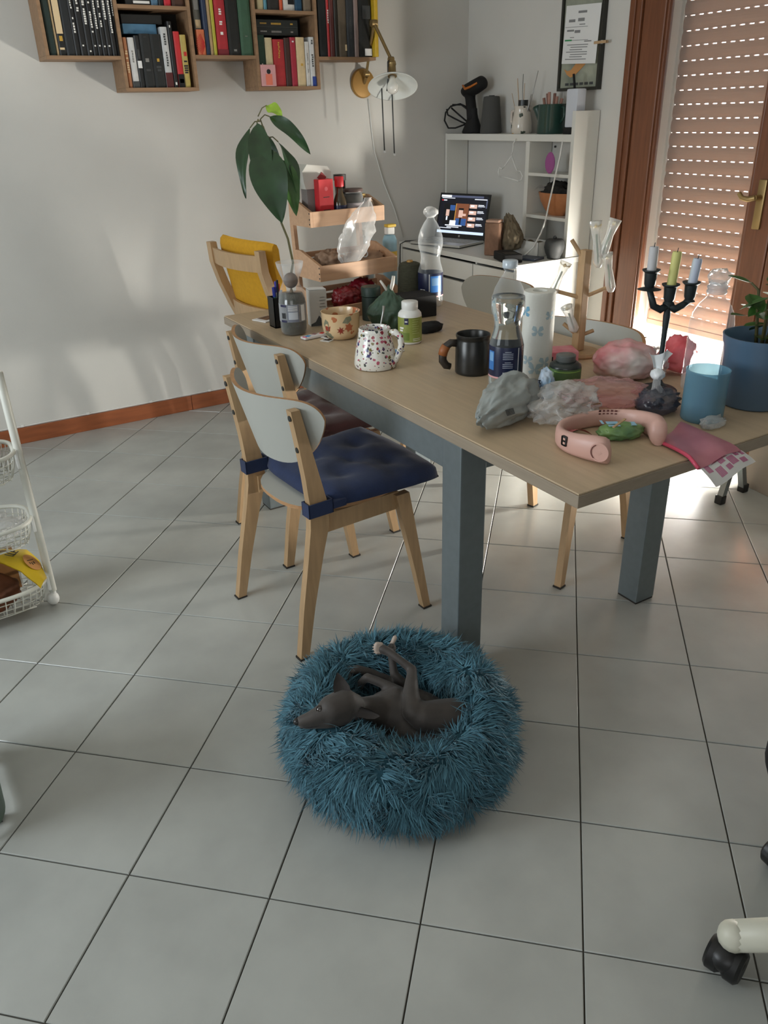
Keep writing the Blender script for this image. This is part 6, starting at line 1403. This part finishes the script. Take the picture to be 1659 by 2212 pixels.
# ================================================================== WHITE TROLLEY at the wall side
tr = thing('basket_trolley', 'white three-tier wire basket trolley on wheels', 'trolley', (0, 0, 0))
cx, hx_, hy_ = -.165, .235, .120
def rim(t, grow=0.0):
    a = 2 * PI * t; n_ = 3.2; c, s = math.cos(a), math.sin(a); r = 1 / ((abs(c) ** n_ + abs(s) ** n_) ** (1 / n_))
    return (cx + (hx_ + grow) * r * c, 1.302 + (hy_ + grow) * r * s)
M['wire'] = mat('white_wire_coat', (206, 206, 196), .4)
for (x, y, tall) in ((.083, 1.275, .845), (-.10, 1.445, .84), (-.413, 1.30, .845), (-.10, 1.135, 0)):
    if not tall: continue
    obj('post', MB().lathe([(.001, .055), (.013, .055), (.013, tall - .004), (.011, tall), (.001, tall)], (x, y, 0), 18), M['wire'], tr, 40)
    w = obj('caster', MB().ico((x - .006, y, .024), (.021, .024, .024), 3), M['whitep'], tr, True); obj('caster_stem', MB().lathe([(.001, .04), (.009, .04), (.009, .056), (.001, .056)], (x, y, 0), 12), M['whitep'], tr, 40)
for k, (zb_, zt_) in enumerate(((.045, .118), (.275, .350), (.505, .588))):
    n_ = 64; bk_ = MB()
    bk_.tube([(*rim(q / n_), zt_) for q in range(n_ + 1)], .0075, 8, False); obj('basket_rim', bk_, M['wire'], tr, True)
    g = MB(); m_ = 58
    for q in range(m_):
        t = q / m_; p = rim(t); p2 = rim(t, -.018); g.tube([(*p, zt_), (*rim(t, -.006), (zt_ + zb_) / 2), (*p2, zb_)], .0019, 5)
    for f_ in (.33, .66, 1.0): g.tube([(*rim(q / n_, -.018 * f_), zt_ + (zb_ - zt_) * f_) for q in range(n_ + 1)], .0019, 5, False)
    for q in range(14):
        x = cx - hx_ + .03 + q * (2 * hx_ - .06) / 13; h = (hy_ - .022) * (1 - min(1, abs((x - cx) / hx_)) ** 3.2) ** (1 / 3.2); g.tube([(x, 1.302 - h, zb_), (x, 1.302 + h, zb_)], .0019, 5)
    for q in range(7):
        y = 1.302 - hy_ + .03 + q * (2 * hy_ - .06) / 6; h = (hx_ - .022) * (1 - min(1, abs((y - 1.302) / hy_)) ** 3.2) ** (1 / 3.2); g.tube([(cx - h, y, zb_), (cx + h, y, zb_)], .0019, 5)
    obj('wire_mesh', g, M['wire'], tr, True)['kind'] = 'stuff'
    for (x, y) in ((.0735, 1.275), (-.404, 1.30)): obj('bracket', MB().box((x, y, (zt_ + zb_) / 2 + .012), (.010, .030, (zt_ - zb_) * .8), None, .003), M['whitep'], tr)
bp = thing('bread_packet', 'yellow packet of brown bread in the lowest basket of the white trolley', 'packet', (-.075, 1.275, .049))
def bread(q): return Vector((q.x, q.y, q.z))
crumple('loaf', bp, mat('bread_brown', (110, 62, 34), .8, var=.35, vscale=14), (-.075, -.012, .064), (.125, .062, .080), 3.3, .16, 1.4, 4, -.8)
BPO = Vector((-.075, 1.275, .049))
def poly(pts, t):
    x = t * (len(pts) - 1); i = min(int(x), len(pts) - 2); return Vector(pts[i]).lerp(Vector(pts[i + 1]), x - i)
EB = [(-.26, 1.38, .225), (-.14, 1.385, .226), (-.042, 1.375, .217), (.037, 1.355, .196), (.066, 1.30, .165), (.072, 1.24, .130)]
EF = [(-.25, 1.26, .205), (-.15, 1.275, .214), (-.055, 1.268, .214), (-.002, 1.222, .191), (.022, 1.185, .160), (.040, 1.165, .135)]
def wrap_pt(u, v, off=0.0):
    p = poly(EB, u).lerp(poly(EF, u), v); return p - BPO + Vector((.2, -.35, .9)).normalized() * (off + .012 * math.sin(PI * v) + .004 * math.sin(11 * u + 4 * v))
b = MB(); b.grid(lambda u, v: wrap_pt(u, v), 34, 9); b.grid(lambda u, v: wrap_pt(u, v, -.004), 34, 9)
obj('yellow_wrap', b, mat('packet_yellow', (206, 174, 30), .35, var=.1, vscale=9), bp, True)
def on_wrap(u, v, ux, vx):
    c = wrap_pt(u, v, .0012); ex = (wrap_pt(u + ux, v + vx, .0012) - c).normalized(); eu = wrap_pt(u + .02, v) - wrap_pt(u - .02, v); ev = wrap_pt(u, v + .04) - wrap_pt(u, v - .04); nn = eu.cross(ev).normalized()
    if nn.z < 0: nn = -nn
    ey_ = nn.cross(ex).normalized(); return Matrix(((ex.x, ey_.x, nn.x, c.x), (ex.y, ey_.y, nn.y, c.y), (ex.z, ey_.z, nn.z, c.z), (0, 0, 0, 1)))
o = text('packet_text', 'LLE', .040, M['text_dark'], bp, (0, 0, 0), (0, 0, 0), .0006); o.matrix_local = on_wrap(.50, .46, .05, -.5)
b = MB(); b.lathe([(.001, 0), (.014, 0), (.014, .001), (.001, .0012)], seg=18); o = obj('logo_disc', b, mat('packet_logo', (110, 84, 40), .5), bp); o.matrix_local = on_wrap(.43, .36, .05, 0)
b = MB(); b.lathe([(.001, 0), (.028, 0), (.028, .001), (.001, .0012)], seg=24, sx=1.3); o = obj('seal_disc', b, mat('packet_seal', (196, 140, 80), .6), bp); o.matrix_local = on_wrap(.72, .42, .05, 0)
o = bars('seal_print', [(-.010, 0, .002, .030), (.004, .006, .010, .004), (.006, -.004, .012, .003), (.002, -.012, .008, .003)], M['text_dark'], bp, (0, 0, 0), (0, 0, 0)); mm_ = on_wrap(.72, .42, .05, 0); o.matrix_local = mm_ @ Matrix.Translation((0, 0, .0016))
cbx = thing('carton_packet', 'small brown and white carton standing behind the bread in the trolley', 'carton', (-.035, 1.385, .049)); obj('carton', MB().b2((-.03, -.015, 0), (.03, .015, .155), .001), mat('carton_brown', (150, 104, 60), .6), cbx); obj('white_edge', MB().b2((.0302, -.015, 0), (.036, .015, .155)), M['paper'], cbx)
o = crumple('clear_bag', None, M['bag'], (-.12, 1.302, .275 + .046), (.14, .085, .05), 9.3, .3, 1.6, 5, -.85); tag(o, 'clear plastic bags crumpled in the middle basket of the trolley', 'plastic bag')
o = crumple('clear_bag', None, M['bag'], (-.12, 1.27, .505 + .036), (.12, .065, .036), 2.9, .35, 1.7, 5, -.85); tag(o, 'clear plastic wrap in the top basket of the trolley', 'plastic bag')
o = obj('brown_paper_roll', MB().lathe([(.001, 0), (.062, 0), (.064, .17), (.001, .172)], seg=28, rot=(0, PI / 2, 0)), mat('kraft_brown', (140, 110, 74), .85, var=.15, vscale=14), None, 50, (-.19, 1.335, .505 + .068)); tag(o, 'brown paper roll lying in the top basket of the trolley', 'roll')

# ================================================================== GREEN CLOTH at the picture's edge
gc = thing('green_cloth', 'dark green cloth hanging from a grey stool beside the trolley side of the bed', 'cloth', (-.275, .44, 0))
b = MB()
def drape(u, v):
    a = -1.6 + 3.2 * u; r = .075 + .012 * math.sin(9 * u) * v + .02 * v * (1 - v); return Vector((r * math.cos(a) + .0, .17 * math.sin(a * .98), .40 - .385 * v + .0))
b.grid(drape, 26, 14); obj('drape', b, mat('cloth_green', (58, 84, 62), .9, col2=(84, 96, 92), vscale=8), gc, True)
sl = thing('stool', 'low grey stool under the dark green cloth', 'stool', (-.285, .44, 0)); obj('stool_seat', MB().b2((-.13, -.13, .36), (.07, .13, .398), .01), M['dgray'], sl)
for (x, y) in ((-.11, -.11), (-.11, .11), (.05, -.11), (.05, .11)): obj('leg', MB().b2((x - .012, y - .012, 0), (x + .012, y + .012, .36)), M['dgray'], sl)

# ================================================================== OFFICE CHAIR (only its castor leg and seat edge are in view)
oc = thing('office_chair', 'office chair with black seat and cream star base', 'chair', (1.146, -.996, 0))
hub = Vector((0, 0, .105))
for k in range(5):
    a = math.radians(143) + k * 2 * PI / 5; e = Vector((.245 * math.cos(a), .245 * math.sin(a), .090))
    b = MB(); b.tube([hub, hub.lerp(e, .5) + Vector((0, 0, .012)), e], [.036, .032, .029], 14); capsule(b, tuple(e - Vector((0, 0, .002))), .0295, tuple(e + Vector((0, 0, .001))), .0295); obj('base_leg', b, M['offw'], oc, True)
    ca = a + .9 + k; w = MB(); d = Vector((math.cos(ca), math.sin(ca), 0)); c0 = e + Vector((0, 0, -.055)) + d * .012
    ang = Matrix.Rotation(ca, 3, 'Z') @ Matrix.Rotation(PI / 2, 3, 'X')
    for s in (-1, 1): w.lathe([(.001, -.016), (.029, -.016), (.035, -.010), (.035, .010), (.029, .016), (.001, .016)], c0 + Vector((-d.y, d.x, 0)) * s * .018, 22, rot=ang)
    w.ico(c0 + Vector((0, 0, .010)), (.036, .036, .028), 3); w.tube([c0 + Vector((0, 0, .02)), e + Vector((0, 0, -.02))], .009, 8)
    obj('caster', w, M['black'], oc, 40)
obj('gas_column', MB().lathe([(.001, .06), (.028, .06), (.028, .22), (.018, .222), (.018, .40), (.001, .40)], seg=20), M['mblack'], oc, 40)
b = MB(); b.ico((0, 0, 0), (.262, .258, .058), 4, lambda p: Vector((abs(p.x) ** .75 * (1 if p.x > 0 else -1), abs(p.y) ** .75 * (1 if p.y > 0 else -1), p.z))); obj('seat', b, M['mblack'], oc, True, (.068, .0, .452))
obj('backrest', MB().box((0, 0, 0), (.40, .05, .46), None, .03), M['mblack'], oc, None, (.18, -.20, .78), (0, 0, math.radians(40))); obj('back_bar', MB().box((0, 0, 0), (.04, .02, .30)), M['mblack'], oc, None, (.16, -.17, .55), (0, 0, math.radians(40)))

# ================================================================== FOLDING STAND AND CARTON by the door
fs_ = thing('folding_stand', 'grey metal folding stand with black rubber feet between table and door', 'stand', (2.655, .30, 0))
am = mat('aluminium_grey', (140, 146, 146), .4, .6)
for s, (x0, x1) in ((0, (0, .13)), (1, (.18, -.02))):
    for y in (.21, -.21):
        b = MB(); bent(b, [(x0 + (x1 - x0) * t, .012 + .60 * t, .026) for t in (0, .5, 1)], 0, y + (.024 if s else 0), .026); l = obj('leg', b, am, fs_); obj('rubber_foot', MB().box((x0, y + (.024 if s else 0), .019), (.034, .034, .038), None, .004), M['black'], l)
for (x, z, y_) in ((.13, .60, 0), (-.02, .60, .024)): 
    b = MB(); b.tube([(x, -.22, z), (x, .24, z)], .012, 10); obj('top_rail', b, am, fs_, True)
bxc = thing('cardboard_box', 'plain grey-brown cardboard box on the floor by the door', 'box', (2.965, .365, 0), math.radians(-8)); obj('box_body', MB().b2((-.10, -.20, .0005), (.10, .20, .24), .003), mat('cardboard_grey', (150, 138, 126), .85, var=.08, vscale=6), bxc); obj('box_flap', MB().b2((-.10, -.20, .2402), (-.002, .20, .2425)), mat('cardboard_flap', (156, 142, 128), .85), bxc)
tb2 = thing('silver_pack', 'silver-wrapped pack lying on the cardboard box', 'pack', (2.930, .410, .2428), math.radians(-8)); crumple('pack_body', tb2, mat('silver_wrap', (168, 176, 180), .25, .5), (0, 0, .032), (.065, .11, .036), 4.2, .2, 2.2, 4, -.85)
